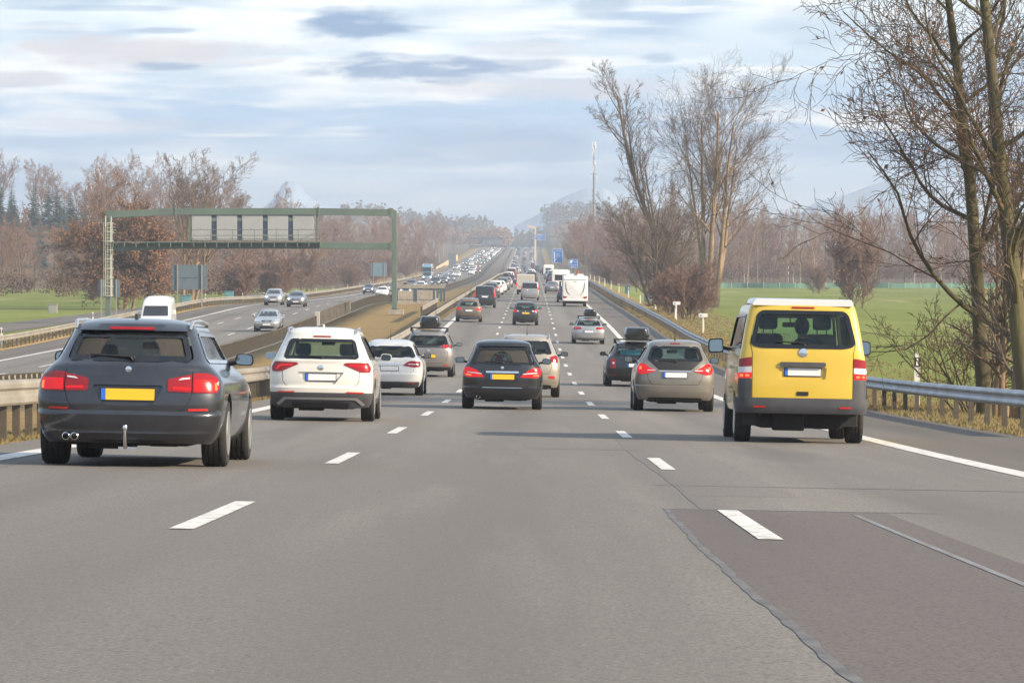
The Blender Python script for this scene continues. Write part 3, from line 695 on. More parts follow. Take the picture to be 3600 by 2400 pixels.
    # tail lamps
    if T.get('tl'):
        for pl_ in T['tl']:
            m, poly = pl_[0], pl_[1]; kids = pl_[2] if len(pl_) > 2 else []
            for sg in (1, -1):
                o = patch(sh, rpoly([(sg*a, z) for a, z in poly], .02), m, 'tail_light', root, 'rear', .012, .03, .05)
                for nm, m2, p2 in kids: patch(sh, rpoly([(sg*a, z) for a, z in p2], .012), m2, nm, o, 'rear', .017, .012, .05)
    else:
        z = .60*H; patch(sh, [(hw*.66, z), (hw*.92, z), (hw*.92, z+.13), (hw*.66, z+.11)], T.get('lamp', M_RED), 'tail_light', root, 'rear', .012, .03, .12, True)
    if T.get('plate'):
        zc, m = T['plate'][0], T['plate'][1]; px = T['plate'][2] if len(T['plate']) > 2 else 0; pw = T.get('pw', .52)/2; yy = sh.surf(px, zc, 0).y+T.get('pdep', 0); M = Matrix.Translation((px, yy-.012, zc)) @ Matrix.Rotation(R(-6), 4, 'X')
        o = MB().box(-pw-.012, pw+.012, 0, .02, -.068, .068, 0, M).build('number_plate', M_BLK, root, bevel=.004)
        MB().box(-pw+(.045 if hi else 0), pw, -.004, .004, -.055, .055, 0, M).build('plate_face', m, o)
        if hi: MB().box(-pw, -pw+.044, -.005, .004, -.055, .055, 0, M).build('country_band', M_PLB, o)
    if T.get('brake3'):
        zc, wv = T['brake3']; patch(sh, rpoly([(-wv, zc-.013), (wv, zc-.013), (wv, zc+.013), (-wv, zc+.013)], .008), M_RED, 'brake_light', root, 'rear', .010, .02)
    # mirrors
    for sg in (1, -1) if not T.get('nomir') else ():
        zc = bz+.05; y = yf(bz+.03)-.62; xx = sh.surf(y, zc, 0, 'side').x; mw, mh = T.get('mir', (.21, .14)); mx = xx+.10+mw/2
        M = Matrix.Translation((sg*mx, y, zc))
        mb = MB(); prof = rpoly([(-mw/2, -mh*.45), (mw/2, -mh*.5), (mw/2, mh*.42), (-mw/2*.8, mh*.5)], .05, 3); n = len(prof); rows = []
        for k, (sc, yy) in enumerate(((1, -.06), (1.02, -.02), (.95, .04), (.7, .09), (.3, .11))): rows += [(p[0]*sc*sg, yy, p[1]*sc) for p in prof]
        mb.add([M @ Vector(v) for v in rows], [(i*n+j, i*n+(j+1) % n, (i+1)*n+(j+1) % n, (i+1)*n+j) for i in range(4) for j in range(n)]+[tuple(range(n)), tuple(4*n+j for j in range(n))])
        mb.tube([(sg*(xx-.04), y+.03, zc-.06), (sg*(mx-mw/2+.03), y+.02, zc-.03)], .025, 8)
        o = mb.build('wing_mirror', T.get('mpaint', T['paint'] if not hi else M_BLK), root, 50)
        if hi: MB().prism([(p[0]*.86*sg, p[1]*.84) for p in prof], -.066, -.061).build('mirror_glass', M_MIRG, o); o.children[0].location = (sg*mx, y, zc)
    if T.get('rails'):
        for sg in (1, -1):
            xx = sh.par(sh.zs)[0]*.93; y0, y1 = yr(sh.zs)+.12, yf(sh.zs)-.25; z = sh.zs+.02
            MB().tube([(sg*xx*.98, y0-.05, z-.02), (sg*xx, y0+.06, z+.055), (sg*xx, (y0+y1)/2, z+.075), (sg*xx, y1-.1, z+.06), (sg*xx*.98, y1, z)], [.012, .02, .02, .02, .012], 8).build('roof_rail', T['rails'], root, 60)
    if T.get('ant') == 'fin':
        y = yr(sh.zs)+.35; MB().prism([(y, H-.012), (y+.16, H-.01), (y+.03, H+.045), (y+.005, H+.045)], -.018, .018, 'x').build('roof_antenna', T['paint'], root, bevel=.008)
    if T.get('ant') == 'rod':
        y = yr(sh.zs)+.30; MB().tube([(0, y, H-.03), (0, y-.05, H+.03), (0, y-.22, H+.26)], [.022, .008, .003], 6).build('roof_antenna', M_BLK, root)
    if T.get('wiper'):
        z0 = T['wiper']; a = sh.surf(.05, z0, .03); b = sh.surf(-.4, z0+.02, .025); c_ = sh.surf(.02, z0-.02, .02)
        MB().tube([c_, a, (a+b)/2, b], [.025, .018, .012, .008], 6).build('wiper', M_BLK, root, 60)
    for ex, ez, er in T.get('exh', []):
        y = sh.surf(ex, max(ez, sh.zb+.02), 0).y; MB().lathe([(er*.8, .2), (er, .19), (er, -.02), (er*.82, -.025), (er*.8, .15)], ex, y, ez, 20, 'y').build('exhaust_pipe', M_CHR if T.get('echr', 1) else M_UND, root, 40)
    if T.get('badge'):
        bx, bzz, br = T['badge']; p = sh.surf(bx, bzz, 0); MB().lathe([(br, .02), (br, -.004), (br*.9, -.012), (.001, -.015)], p.x, p.y, p.z, 24, 'y').build('badge', M_CHR, root, 40)
    if oncoming:
        z = T.get('hz', .50)*H
        q = rpoly([(hw*.58, z-.05), (hw*.95, z-.03), (hw*1.02, z+.07), (hw*.62, z+.06)], .03)
        for sg in (1, -1):
            o = patch(sh, [(sg*a, b) for a, b in q], M_HEADG, 'headlight', root, 'front', .012, .03, .1)
            c_ = sh.surf(sg*hw*.76, z+.01, .02, 'front')
            if T.get('lit', 1): MB().lathe([(.075, -.02), (.07, .02), (.001, .035)], c_.x, c_.y, c_.z, 12, 'y').build('bulb', M_HEAD, o)
        patch(sh, rpoly(sym([(hw*.42, z+.04), (hw*.34, z-.09)]), .03), M_BLK, 'grille', root, 'front', .01, .02, .15)
        patch(sh, rpoly(sym([(hw*.62, .24*H), (hw*.5, .16*H)]), .03), M_BLK, 'air_intake', root, 'front', .008, .02, .15)
        y = sh.surf(0, .34*H, .01, 'front').y; MB().box(-.26, .26, y, y+.02, .33*H-.05, .33*H+.05).build('number_plate', M_PLW, root)
    place(root, x, d, oncoming, (L-fa) if False else (fa if oncoming else ra), L)
    return root, sh
def place(root, x, d, oncoming, axle, L=4.5):
    """stand the vehicle on the road: its wheels at distance d, its middle at picture column x"""
    X = (x-1176)*d/F; u = ux(X, d); zz = lambda dd: gz(u, dd)
    if not oncoming:
        y = d-axle; sl = (zz(d+2.6)-zz(d))/2.6; root.location = (X-.005*axle, y, zz(d)+.004-sl*axle); root.rotation_euler = (math.atan(sl), .018 if u > -9 else 0, -.005)
    else:
        y = d+axle; sl = (zz(d+2.6)-zz(d))/2.6; root.location = (X+.005*axle, y, zz(d)+.004+sl*axle); root.rotation_euler = (-math.atan(sl), 0, math.pi-.005)
def rbox(mb, x0, x1, y0, y1, z0, z1, tilt=0, r=.05):
    M = Matrix.Translation((0, y0, z0)) @ Matrix.Rotation(-tilt, 4, 'X') @ Matrix.Translation((0, -y0, -z0)); q = rpoly([(x0, z0), (x1, z0), (x1, z1), (x0, z1)], r, 3)
    n = len(q); vs = [M @ Vector((p[0], y, p[1])) for y in (y0, y1) for p in q]
    return mb.add(vs, [tuple(range(n)), tuple(range(2*n-1, n-1, -1))]+[(i, i+n, (i+1) % n+n, (i+1) % n) for i in range(n)])
def seats(root, sh, T, bz):
    f = sh.par(bz+.05)[2]; H = T['H']; hw = T['hw']; yS = f-1.75; sz = bz-.12+T.get('seatup', 0)
    for sx in (-1, 1):
        cx = sx*hw*.42; mb = MB(); rbox(mb, cx-.24, cx+.24, yS, yS+.12, .30*H, sz+.05, .2, .09); mb.box(cx-.24, cx+.24, yS, yS+.5, .28*H, .34*H)
        o = mb.build('seat', M_INT, root, 50); h = MB(); rbox(h, cx-.135, cx+.135, yS-.14, yS-.04, sz+.10, sz+.30, .12, .05); h.tube([(cx-.07, yS-.07, sz+.0), (cx-.07, yS-.09, sz+.12)], .008, 5).tube([(cx+.07, yS-.07, sz), (cx+.07, yS-.09, sz+.12)], .008, 5); h.build('headrest', M_INT, o, 50)
    if not T.get('norear'):
        y = yS-1.0
        if y > .9: mb = MB(); rbox(mb, -hw*.72, hw*.72, y, y+.12, .30*H, sz-.02, .2, .06); mb.build('rear_seat', M_INT, root, 50)
    zt = .90*H-.06; y = sh.par(zt)[2]-.25; mb = MB(); rbox(mb, -.12, .12, y-.02, y+.02, zt-.09, zt-.015, 0, .02); mb.tube([(0, y, zt-.03), (0, y+.08, zt+.06)], .01, 5); mb.build('interior_mirror', M_BLK, root)
    MB().box(-hw*.75, hw*.75, f-.75, f-.2, .36*H, bz-.02).build('dashboard', M_INT, root, bevel=.05)
def roof_box(car, sh, cx, y0, L_, wd, h, label, bars=True):
    t = empty('roof_box'); tag(t, label, 'roof box'); t.matrix_world = car.matrix_world.copy(); bpy.context.view_layer.update(); t.location = car.location; t.rotation_euler = car.rotation_euler
    z0 = sh.H+.09; mb = MB(); N = 9; rows = []; k = 20
    ys = [0, .03, .1, .25, .5, .8, .93, .98, 1]; sc = [.70, .86, .95, 1, 1, .95, .8, .6, .35]
    for yy, s_ in zip(ys, sc):
        pr = rpoly([(-wd/2*.86*s_, 0), (wd/2*.86*s_, 0), (wd/2*s_, h*.32), (wd/2*.84*s_, h*(.55+.42*s_)), (-wd/2*.84*s_, h*(.55+.42*s_)), (-wd/2*s_, h*.32)], .07, 3); k = len(pr); rows += [(cx+p[0], y0+yy*L_, z0+p[1]) for p in pr]
    n = len(ys); mb.add(rows, [(i*k+j, i*k+(j+1) % k, (i+1)*k+(j+1) % k, (i+1)*k+j) for i in range(n-1) for j in range(k)]+[tuple(range(k)), tuple((n-1)*k+j for j in range(k))])
    mb.build('box_shell', M_BOXB, t, 50)
    MB().box(cx-wd*.49, cx+wd*.49, y0-.004, y0+L_*.75, z0+h*.305, z0+h*.33).build('lid_seam', M_SEAM, t)
    if bars:
        for yy in (y0+.35, y0+1.15):
            mb = MB(); w_ = sh.par(sh.zs)[0]+.02; mb.box(-w_, w_, yy-.03, yy+.03, z0-.04, z0+.0); mb.box(-w_, -w_+.06, yy-.05, yy+.05, z0-.15, z0-.02); mb.box(w_-.06, w_, yy-.05, yy+.05, z0-.15, z0-.02); mb.build('crossbar', M_BLK, t, bevel=.01)
    return t
def T_(kind, L, H, hw, **k): return dict(kind=kind, L=L, H=H, hw=hw, **k)
WK_W = [(.13, .84), (.2, .93), (.32, .985), (.46, 1), (.56, .985), (.62, .945), (.67, .875), (.72, .80), (.80, .74), (.90, .67), (1, .62)]
# --- dark graphite estate, very near in the left lane
T = T_('wagon', 4.9, 1.46, .935, hi=1, paint=P_BMW, wk=WK_W, belt=.70, plate=(.71, M_PLY), cr=.36, wr=.335, tw=.25, rails=P_SILV, ant='fin', wiper=1.075, shelf=(.535, .035), lip=[(.985, .022, .03), (.33, .012, .02)],
    rw=[(0, 1.325), (.545, 1.31), (.625, 1.045), (0, 1.045)], glass=dusty_glass('dusty_glass_wiped', .0, 1.04, .30), norear=1,
    recess=[(rpoly(sym([(.37, .80), (.24, .60)]), .05), .03)], pdep=.03,
    tl=[(M_RED, [(.65, .735), (.92, .735), (.96, .80), (.93, .89), (.80, .93), (.65, .925)], [('lamp_segment', M_REDL, [(.665, .75), (.90, .75), (.935, .80), (.92, .85), (.90, .865), (.665, .86)]), ('lamp_segment', M_REDH, [(.885, .76), (.915, .76), (.915, .83), (.885, .84)])]),
        (M_RED, [(.40, .745), (.64, .735), (.64, .915), (.45, .875), (.40, .86)], [('lamp_segment', M_WHL, [(.50, .855), (.62, .87), (.62, .885), (.54, .878)]), ('lamp_segment', M_REDL, [(.45, .765), (.63, .76), (.63, .785), (.45, .79)])])],
    trim=[('reflector', M_REFL, [(.61, .555), (.82, .56), (.82, .582), (.61, .578)], .006, .012, True),
          ('spoiler', P_BMW, ('S', [(.56, 1.40), (.56, 1.335)], .02), .05, .06), ('bumper_lip', M_BLK, ('S', [(.36, .255), (.36, .235)], .01), .01, .03)],
    seams=[[(.632, 1.0), (.648, .93), (.645, .74), (.62, .65), (.57, .58), (.50, .548), (0, .545)], ['Y', (1.9, .35), (1.95, .95)], ['Y', (2.85, .35), (2.85, .98)]],
    brake3=None, chr=1, exh=[(-.60, .295, .038), (-.515, .295, .038)], badge=(0, .955, .033), mir=(.20, .13))
T.pop('brake3'); M_T = T
bmw, sh = make_car(T, 'dark graphite estate car with yellow plate and lit tail lights, largest and nearest at left', 'car', 40.0, 311)
patch(sh, rpoly([(-.22, 1.345), (.22, 1.345), (.22, 1.372), (-.22, 1.372)], .01), M_RED, 'brake_light', bmw, 'rear', .056, .02)
MB().tube([(-.01, .10, .19), (-.01, -.02, .20), (-.01, -.07, .24), (-.01, -.075, .36)], [.022, .022, .018, .014], 10).lathe([(.001, .355), (.02, .362), (.028, .385), (.02, .41), (.001, .416)], -.01, -.075, 0, 14, 'z').box(-.08, .1, .0, .1, .17, .20).build('tow_hook', M_CHR, bmw, 50)
MB().box(-.5, -.42, -.0, .1, .25, .34).box(-.70, -.6, 0, .1, .25, .34).build('exhaust_surround', M_BLK, bmw) if False else None
# --- white suv with slim lights
T = T_('suv', 4.5, 1.64, .925, hi=1, paint=P_WHITE, belt=.655, plate=(.765, M_PLW, 0), wr=.35, tw=.235, rails=P_SILV, ant='fin', cr=.30, shelf=(.60, .03), lip=[(1.05, .02, .03)], seatup=.10,
    rw=[(0, 1.44), (.575, 1.42), (.665, 1.095), (0, 1.085)], brake3=(1.475, .16), mpaint=P_WHITE, recess=[(rpoly(sym([(.42, .855), (.25, .645)]), .03), .035)], pdep=.03,
    tl=[(M_RED, [(.40, .99), (.72, .86), (.90, .855), (.93, .93), (.86, 1.03), (.44, 1.02)], [('lamp_segment', M_REDL, [(.50, .985), (.76, .985), (.84, .90), (.80, .895), (.72, .955), (.52, .965)])])],
    trim=[('lower_bumper', M_PLAS, ('S', [(1.12, .50), (1.08, .33), (.86, .255), (.70, .235)], .03), .012, .03),
          ('skid_strip', P_SILV, ('S', [(.66, .415), (.80, .30), (.75, .27), (.62, .375)], .01), .026, .03), ('diffuser', M_BLK, ('S', [(.52, .33), (.50, .235)], .02), .018, .03),
          ('reflector', M_REFL, [(.47, .495), (.78, .49), (.78, .515), (.47, .52)], .02, .02, True), ('sill_trim', M_PLAS, ('Y', [(.9, .30), (3.6, .30), (3.6, .40), (.9, .40)]), .01, .02)],
    seams=[[(.705, 1.08), (.70, .90), (.69, .70), (.64, .63), (.58, .612), (0, .61)], ['Y', (1.75, .45), (1.8, 1.05)], ['Y', (2.75, .45), (2.75, 1.07)]],
    exh=[(-.43, .30, .035), (-.35, .30, .035)], echr=0, badge=(0, .93, .05), wiper=1.12)
make_car(T, 'white suv with slim dark red lights and grey lower bumper in the left lane', 'car', 70.6, 741)
# --- white estate behind it
T = T_('wagon', 4.7, 1.49, .905, hi=1, paint=P_WHITE2, wk=WK_W, belt=.68, plate=(.72, M_PLW, -.02), ant='rod', cr=.34, wiper=1.05, brake3=None, shelf=(.59, .03), lip=[(.95, .015, .03)],
    rw=[(0, 1.32), (.56, 1.30), (.70, 1.02), (0, 1.02)], glass=M_GLD, norear=1,
    tl=[(M_RED, [(.36, .80), (.66, .755), (.86, .77), (.88, .90), (.60, .93), (.48, .89)], [('lamp_segment', M_WHL, [(.50, .83), (.74, .82), (.76, .845), (.52, .85)])])],
    trim=[('lower_bumper', M_PLAS, ('S', [(.86, .37), (.84, .25), (.70, .20)], .03), .01, .03), ('reflector', M_REFL, [(.48, .325), (.68, .325), (.68, .345), (.48, .35)], .018, .02, True), ('chrome_strip', M_CHR, ('S', [(.40, .845), (.40, .825)], .005), .01, .02)],
    seams=[[(.70, 1.0), (.72, .86), (.66, .66), (.58, .60), (0, .60)]])
T.pop('brake3'); make_car(T, 'white estate car with a rod aerial, half hidden behind the white suv', 'car', 107.5, 896)
# --- grey-beige people carrier with roof box
T = T_('mpv', 4.53, 1.66, .92, hi=1, paint=P_PGREY, belt=.66, plate=(.74, M_PLY, -.0), wr=.34, rails=M_BLK, cr=.34,
    rw=[(0, 1.49), (.60, 1.46), (.74, 1.10), (0, 1.09)], glass=M_GLD, norear=1,
    tl=[(M_BLK, [(.50, 1.04), (.94, 1.03), (.93, 1.15), (.52, 1.16)], [('lamp_segment', M_REDL, [(.54+k*.12, 1.05), (.61+k*.12, 1.05), (.60+k*.12, 1.145), (.53+k*.12, 1.145)]) for k in range(3)])],
    trim=[('lower_bumper', M_BLK, ('S', [(.90, .36), (.86, .24)], .03), .01, .03), ('reflector', M_REFL, [(.58, .40), (.76, .40), (.76, .44), (.58, .44)], .015, .02, True), ('tail_band', M_BLK, ('S', [(.50, 1.075), (.50, 1.04)], .01), .006, .02)],
    seams=[[(.72, 1.0), (.70, .70), (.62, .50), (0, .50)]], badge=(0, .93, .05))
c, sh = make_car(T, 'warm grey people carrier with claw shaped lamps, carrying a black roof box', 'car', 143, 984)
roof_box(c, sh, .03, .45, 1.9, .78, .42, 'tall rounded black roof box on the warm grey people carrier by the median')
# --- black compact mpv, centre lane
T = T_('mpv', 4.39, 1.53, .895, hi=1, paint=P_BLKD, belt=.66, plate=(.715, M_PLY), wr=.325, cr=.32, norear=1, shelf=(.49, .03),
    wk=[(.13, .84), (.2, .93), (.32, .985), (.46, 1), (.56, .985), (.62, .94), (.68, .87), (.78, .78), (.90, .70), (1, .64)],
    rw=[(0, 1.37), (.56, 1.35), (.70, .99), (0, .985)], glass=dusty_glass('dusty_glass_wiped', -.02, 1.03, .24), wiper=1.03, pdep=.005,
    tl=[(M_REDL, [(.40, .71), (.80, .70), (.90, .76), (.90, .90), (.80, .93), (.60, .87)], [('lamp_segment', M_WHL, [(.46, .77), (.80, .80), (.80, .825), (.47, .79)]), ('lamp_segment', M_REDH, [(.70, .735), (.84, .745), (.84, .775), (.70, .76)])])],
    trim=[('chrome_bar', M_CHR, ('S', [(.37, .84), (.37, .80)], .015), .022, .03), ('loading_panel', M_BLK, ('S', [(.58, .585), (.54, .505)], .03), .006, .02), ('spoiler', P_BLKD, ('S', [(.57, 1.44), (.57, 1.385)], .02), .04, .05),
          ('bumper_strip', M_CHR, ('S', [(.45, .485), (.45, .475)], .003), .01, .02), ('diffuser', M_BLK, ('S', [(.60, .33), (.66, .22)], .02), .01, .03)],
    seams=[[(.66, .70), (.62, .60), (.56, .495), (0, .495)], [(.72, 1.0), (.74, .93)], ['Y', (1.7, .35), (1.75, 1.0)]], exh=[(-.52, .27, .045)], badge=(0, .91, .04))
make_car(T, 'black compact people carrier with chrome bar above a yellow plate, centre lane', 'car', 88.5, 1153)
# --- silver-beige compact suv hidden behind it
T = T_('suv', 4.44, 1.69, .92, hi=1, paint=P_BEIGE, belt=.66, wr=.35, rails=P_SILV, ant='rod', cr=.33, glass=M_GLD, norear=1, mpaint=M_BLK,
    rw=[(0, 1.53), (.57, 1.50), (.69, 1.17), (0, 1.12)],
    tl=[(M_RED, [(.50, 1.00), (.90, .93), (.90, 1.10), (.84, 1.14), (.56, 1.07)], [('lamp_segment', M_WHL, rpoly([(.54, .97), (.66, .97), (.66, 1.07), (.54, 1.07)], .04))])],
    trim=[('lower_bumper', M_BLK, ('S', [(.70, .34), (.70, .23)], .03), .006, .03), ('reflector', M_REFL, [(.62, .52), (.80, .50), (.80, .58), (.62, .58)], .012, .02, True)], seams=[[(.72, 1.05), (.70, .80), (.62, .64), (0, .62)]])
make_car(T, 'silver beige compact suv with roof rails, tucked behind the black people carrier', 'car', 108.3, 1208)
# --- taupe mpv, right lane
T = T_('mpv', 4.29, 1.60, .91, hi=1, paint=P_TAUPE, belt=.68, plate=(.81, M_PLW), wr=.33, cr=.34, ant='rod', norear=1, shelf=(.575, .03), seatup=.12,
    wk=[(.13, .86), (.2, .94), (.32, .985), (.45, 1), (.55, .985), (.62, .94), (.70, .86), (.80, .76), (.90, .67), (1, .62)],
    rw=[(0, 1.47), (.53, 1.44), (.63, 1.13), (0, 1.12)], brake3=(1.515, .11), wiper=1.12,
    tl=[(M_REDL, [(.43, .90), (.72, .82), (.86, .83), (.93, .95), (.86, 1.06), (.74, 1.07), (.60, .98)], [('lamp_segment', M_WHL, [(.45, .905), (.64, .905), (.64, .925), (.46, .925)]), ('lamp_segment', M_REDH, [(.78, .93), (.84, .93), (.84, 1.0), (.78, 1.0)])])],
    trim=[('chrome_bar', M_CHR, ('S', [(.37, .905), (.37, .885)], .006), .012, .02), ('window_panel', M_BLK, ('S', [(.60, 1.115), (.37, .925)], .03), .005, .012), ('diffuser', M_UND, ('S', [(.62, .31), (.66, .22)], .03), .006, .04)],
    seams=[[(.64, .86), (.62, .72), (.54, .60), (0, .585)], ['Y', (1.6, .35), (1.65, 1.05)]], exh=[(-.42, .24, .04)], echr=0)
mer, shm = make_car(T, 'taupe people carrier with lit triangular lamps and white plate, left of the yellow van', 'car', 90, 1546)
# --- black estate with roof box and bars
T = T_('wagon', 4.6, 1.46, .91, hi=1, paint=P_BLKD, wk=WK_W, belt=.68, plate=(.70, M_PLW, .08), cr=.30, rails=M_BLK, norear=1,
    rw=[(0, 1.30), (.54, 1.28), (.62, 1.0), (0, .99)], tl=[(M_RED, [(.58, .60), (.76, .60), (.78, .90), (.66, .92), (.58, .86)], [('lamp_segment', M_WHL, [(.63, .74), (.70, .74), (.70, .80), (.63, .80)])])],
    trim=[('lower_bumper', M_BLK, ('S', [(.86, .32), (.84, .2)], .03), .006, .03), ('reflector', M_REFL, [(.55, .36), (.76, .36), (.76, .375), (.55, .375)], .01, .02, True)], seams=[[(.64, .98), (.56, .90), (.55, .60), (.50, .50), (0, .50)]], exh=[(-.5, .23, .035)], echr=0)
c, sh = make_car(T, 'black estate car with roof bars and grey roof box, half hidden by the taupe car', 'car', 131, 1452)
roof_box(c, sh, .12, .3, 1.9, .86, .40, 'wide grey-black roof box strapped on the black estate in the right lane')
MB().box(-.42, .40, .50, .52, 1.03, 1.20).build('luggage_cover', mat('blue_sunshade', (.02, .42, .62), .6, var=.3, vscale=6), c)
# --- silver estate with roof box
T = T_('wagon', 4.77, 1.46, .91, hi=1, paint=P_SILV, wk=WK_W, belt=.69, plate=(.69, M_PLW), cr=.32, rails=M_BLK, ro=.95,
    rw=[(0, 1.31), (.58, 1.29), (.67, 1.02), (0, 1.01)], norear=1, brake3=(1.345, .14),
    tl=[(M_RED, [(.40, .83), (.86, .80), (.92, .86), (.90, .93), (.44, .94)], [('lamp_segment', M_REDL, [(.60, .86), (.86, .84), (.86, .90), (.60, .90)])])],
    trim=[('lower_bumper', P_GREY, ('S', [(.90, .34), (.86, .22)], .03), .005, .03)], seams=[[(.70, .98), (.70, .75), (.62, .60), (0, .585)]])
c, sh = make_car(T, 'silver estate car with black roof box driving alone in the right lane', 'car', 222, 1351)
roof_box(c, sh, .08, .35, 1.9, .76, .40, 'small black roof box with red lettering strip on the silver estate')
# --- yellow van with white pop-up roof
T = T_('van', 4.89, 2.06, .955, hi=1, paint=P_YEL, name='camper', belt=.66, plate=(1.035, M_PLW), wr=.345, tw=.24, cr=.16, cf=.5, n=3.2, dome=.06, ro=.92, zb=.222, norear=1,
    wk=[(.2, .95), (.26, .985), (.40, 1), (.50, 1), (.58, .985), (.66, .955), (.80, .90), (.90, .855), (.97, .81), (1, .76)],
    rk=[(.2, .06), (.26, .0), (.40, 0), (.50, .01), (.62, .02), (.70, .045), (.84, .12), (.94, .18), (1, .22)],
    rw=[(0, 1.925), (.66, 1.91), (.775, 1.42), (.62, 1.385), (0, 1.38)], rwr=.10, brake3=(1.965, .17), wiper=1.45, mir=(.24, .23), pil=[.55], seatup=.33, recess=[(rpoly(sym([(.36, 1.10), (.34, .93)]), .03), .03)], pdep=.03,
    tl=[(M_RED, [(.765, 1.105), (.97, 1.095), (.965, 1.21), (.765, 1.24)], []), (M_WHL, [(.765, 1.02), (.975, 1.01), (.972, 1.093), (.765, 1.103)], []), (M_REDL, [(.765, .935), (.98, .93), (.977, 1.008), (.765, 1.018)], [('lamp_segment', M_REDH, [(.80, .955), (.86, .955), (.86, .99), (.80, .99)]), ('lamp_segment', M_REDH, [(.89, .955), (.94, .955), (.94, .99), (.89, .99)])])],
    trim=[('bumper', M_PLAS, ('S', [(1.28, .655), (1.26, .46), (1.0, .43)], .05), .05, .08), ('corner_panel', M_PLAS, [(.765, .64), (1.03, .64), (1.0, .925), (.765, .93)], .006, .02, True),
          ('handle_bar', M_PLAS, ('S', [(.345, 1.175), (.34, 1.105)], .03), .03, .05), ('boot_handle', M_BLK, ('S', [(.09, .75), (.09, .69)], .015), .008, .02),
          ('reflector', M_REFL, [(.55, .51), (.73, .51), (.73, .535), (.55, .535)], .056, .02, True), ('tail_skirt', M_UND, ('S', [(.66, .455), (.62, .42)], .02), .0, .05)],
    seams=[[(.755, .62), (.758, 1.30), (.79, 1.45)], ['Y', (1.9, .45), (1.9, 1.9)], ['Y', (3.0, .45), (3.05, 1.9)], [(0, 2.045), (.70, 2.02)]], badge=(.0, 1.31, .07))
van, sh = make_car(T, 'yellow camper van with white pop-up roof and a large rear window', 'van', 59.0, 1832, name='camper_van')
mb = MB(); rows = []
prof_ = rpoly([(-.74, 0), (.74, 0), (.70, .075), (-.70, .075)], .03, 3); kk = len(prof_)
for y, s_, dz in ((.20, 1, 0), (.3, 1.02, .02), (1.6, 1.02, .04), (2.6, .98, .03), (3.0, .9, -.02)): rows += [(p[0]*s_, y, 2.035+dz+p[1]-.10*abs(p[0]/.74)**4*.5) for p in prof_]
mb.add(rows, [(i*kk+j, i*kk+(j+1) % kk, (i+1)*kk+(j+1) % kk, (i+1)*kk+j) for i in range(4) for j in range(kk)]+[tuple(range(kk)), tuple(4*kk+j for j in range(kk))])
mb.build('pop_up_roof', P_WHITE2, van, 40)
for sx in (1, -1): MB().box(sx*.70-.14, sx*.70+.14, .55, .565, .24, .50).build('mud_flap', M_BLK, van, bevel=.01)

# people inside: a seated figure as one skinned surface
M_SKIN = mat('skin', (.36, .22, .16), .6); M_CLOTH = mat('dark_jacket', (.03, .035, .05), .9); M_HAIR = mat('hair', (.03, .02, .015), .8)
def person(car, x, y, z, lean, label):
    me = bpy.data.meshes.new('person'); P_ = [(0, 0, 0), (0, .0, .22), (lean*.4, .03, .46), (lean*.8, .05, .56), (lean, .06, .66), (lean, .08, .76), (.19, .03, .44), (.25, .12, .22), (.12, .36, .2), (-.19, .03, .44), (-.25, .12, .22), (-.12, .36, .2), (.1, .45, -.02), (-.1, .45, -.02), (lean, .12, .72)]
    E = [(0, 1), (1, 2), (2, 3), (3, 4), (4, 5), (2, 6), (6, 7), (7, 8), (2, 9), (9, 10), (10, 11), (0, 12), (0, 13), (4, 14)]
    me.from_pydata(P_, E, []); me.update(); o = bpy.data.objects.new('person', me); C.objects.link(o); md = o.modifiers.new('s', 'SKIN'); rr = [.17, .16, .13, .06, .09, .07, .08, .055, .035, .08, .055, .035, .09, .09, .06]
    for v, r_ in zip(me.skin_vertices[0].data, rr): v.radius = (r_, r_*.9)
    me.skin_vertices[0].data[0].use_root = True; o.modifiers.new('u', 'SUBSURF').levels = 2; o.modifiers['u'].render_levels = 2
    me.materials.append(M_CLOTH); bpy.context.view_layer.update(); ev = bpy.data.meshes.new_from_object(o.evaluated_get(bpy.context.evaluated_depsgraph_get())); o.modifiers.clear(); o.data = ev; ev.materials.clear(); ev.materials.append(M_CLOTH); ev.materials.append(M_SKIN)
    for p in ev.polygons: p.use_smooth = True; p.material_index = 1 if p.center.z > .56 else 0
    h = MB().lathe([(.001, .87), (.06, .86), (.10, .81), (.115, .74), (.105, .68), (.07, .62)], lean, .045, 0, 16, 'z').build('hair', M_HAIR, o, 60)
    tag(o, label, 'person'); M = car.rotation_euler.to_matrix().to_4x4(); o.location = Vector(car.location)+M @ Vector((x, y, z)); o.rotation_euler = car.rotation_euler; return o
fS = sh.par(.66*2.06+.05)[2]-1.75
person(van, .20, fS+.12, .98, -.08, 'person in dark jacket sitting in the yellow van, head beside the headrest')
fS = shm.par(.68*1.6+.05)[2]-1.75
person(mer, .38, fS+.1, .62, 0, 'person in dark clothes in the right seat of the taupe car'); person(mer, -.38, fS+.1, .62, 0, 'person in dark clothes in the left seat of the taupe car')

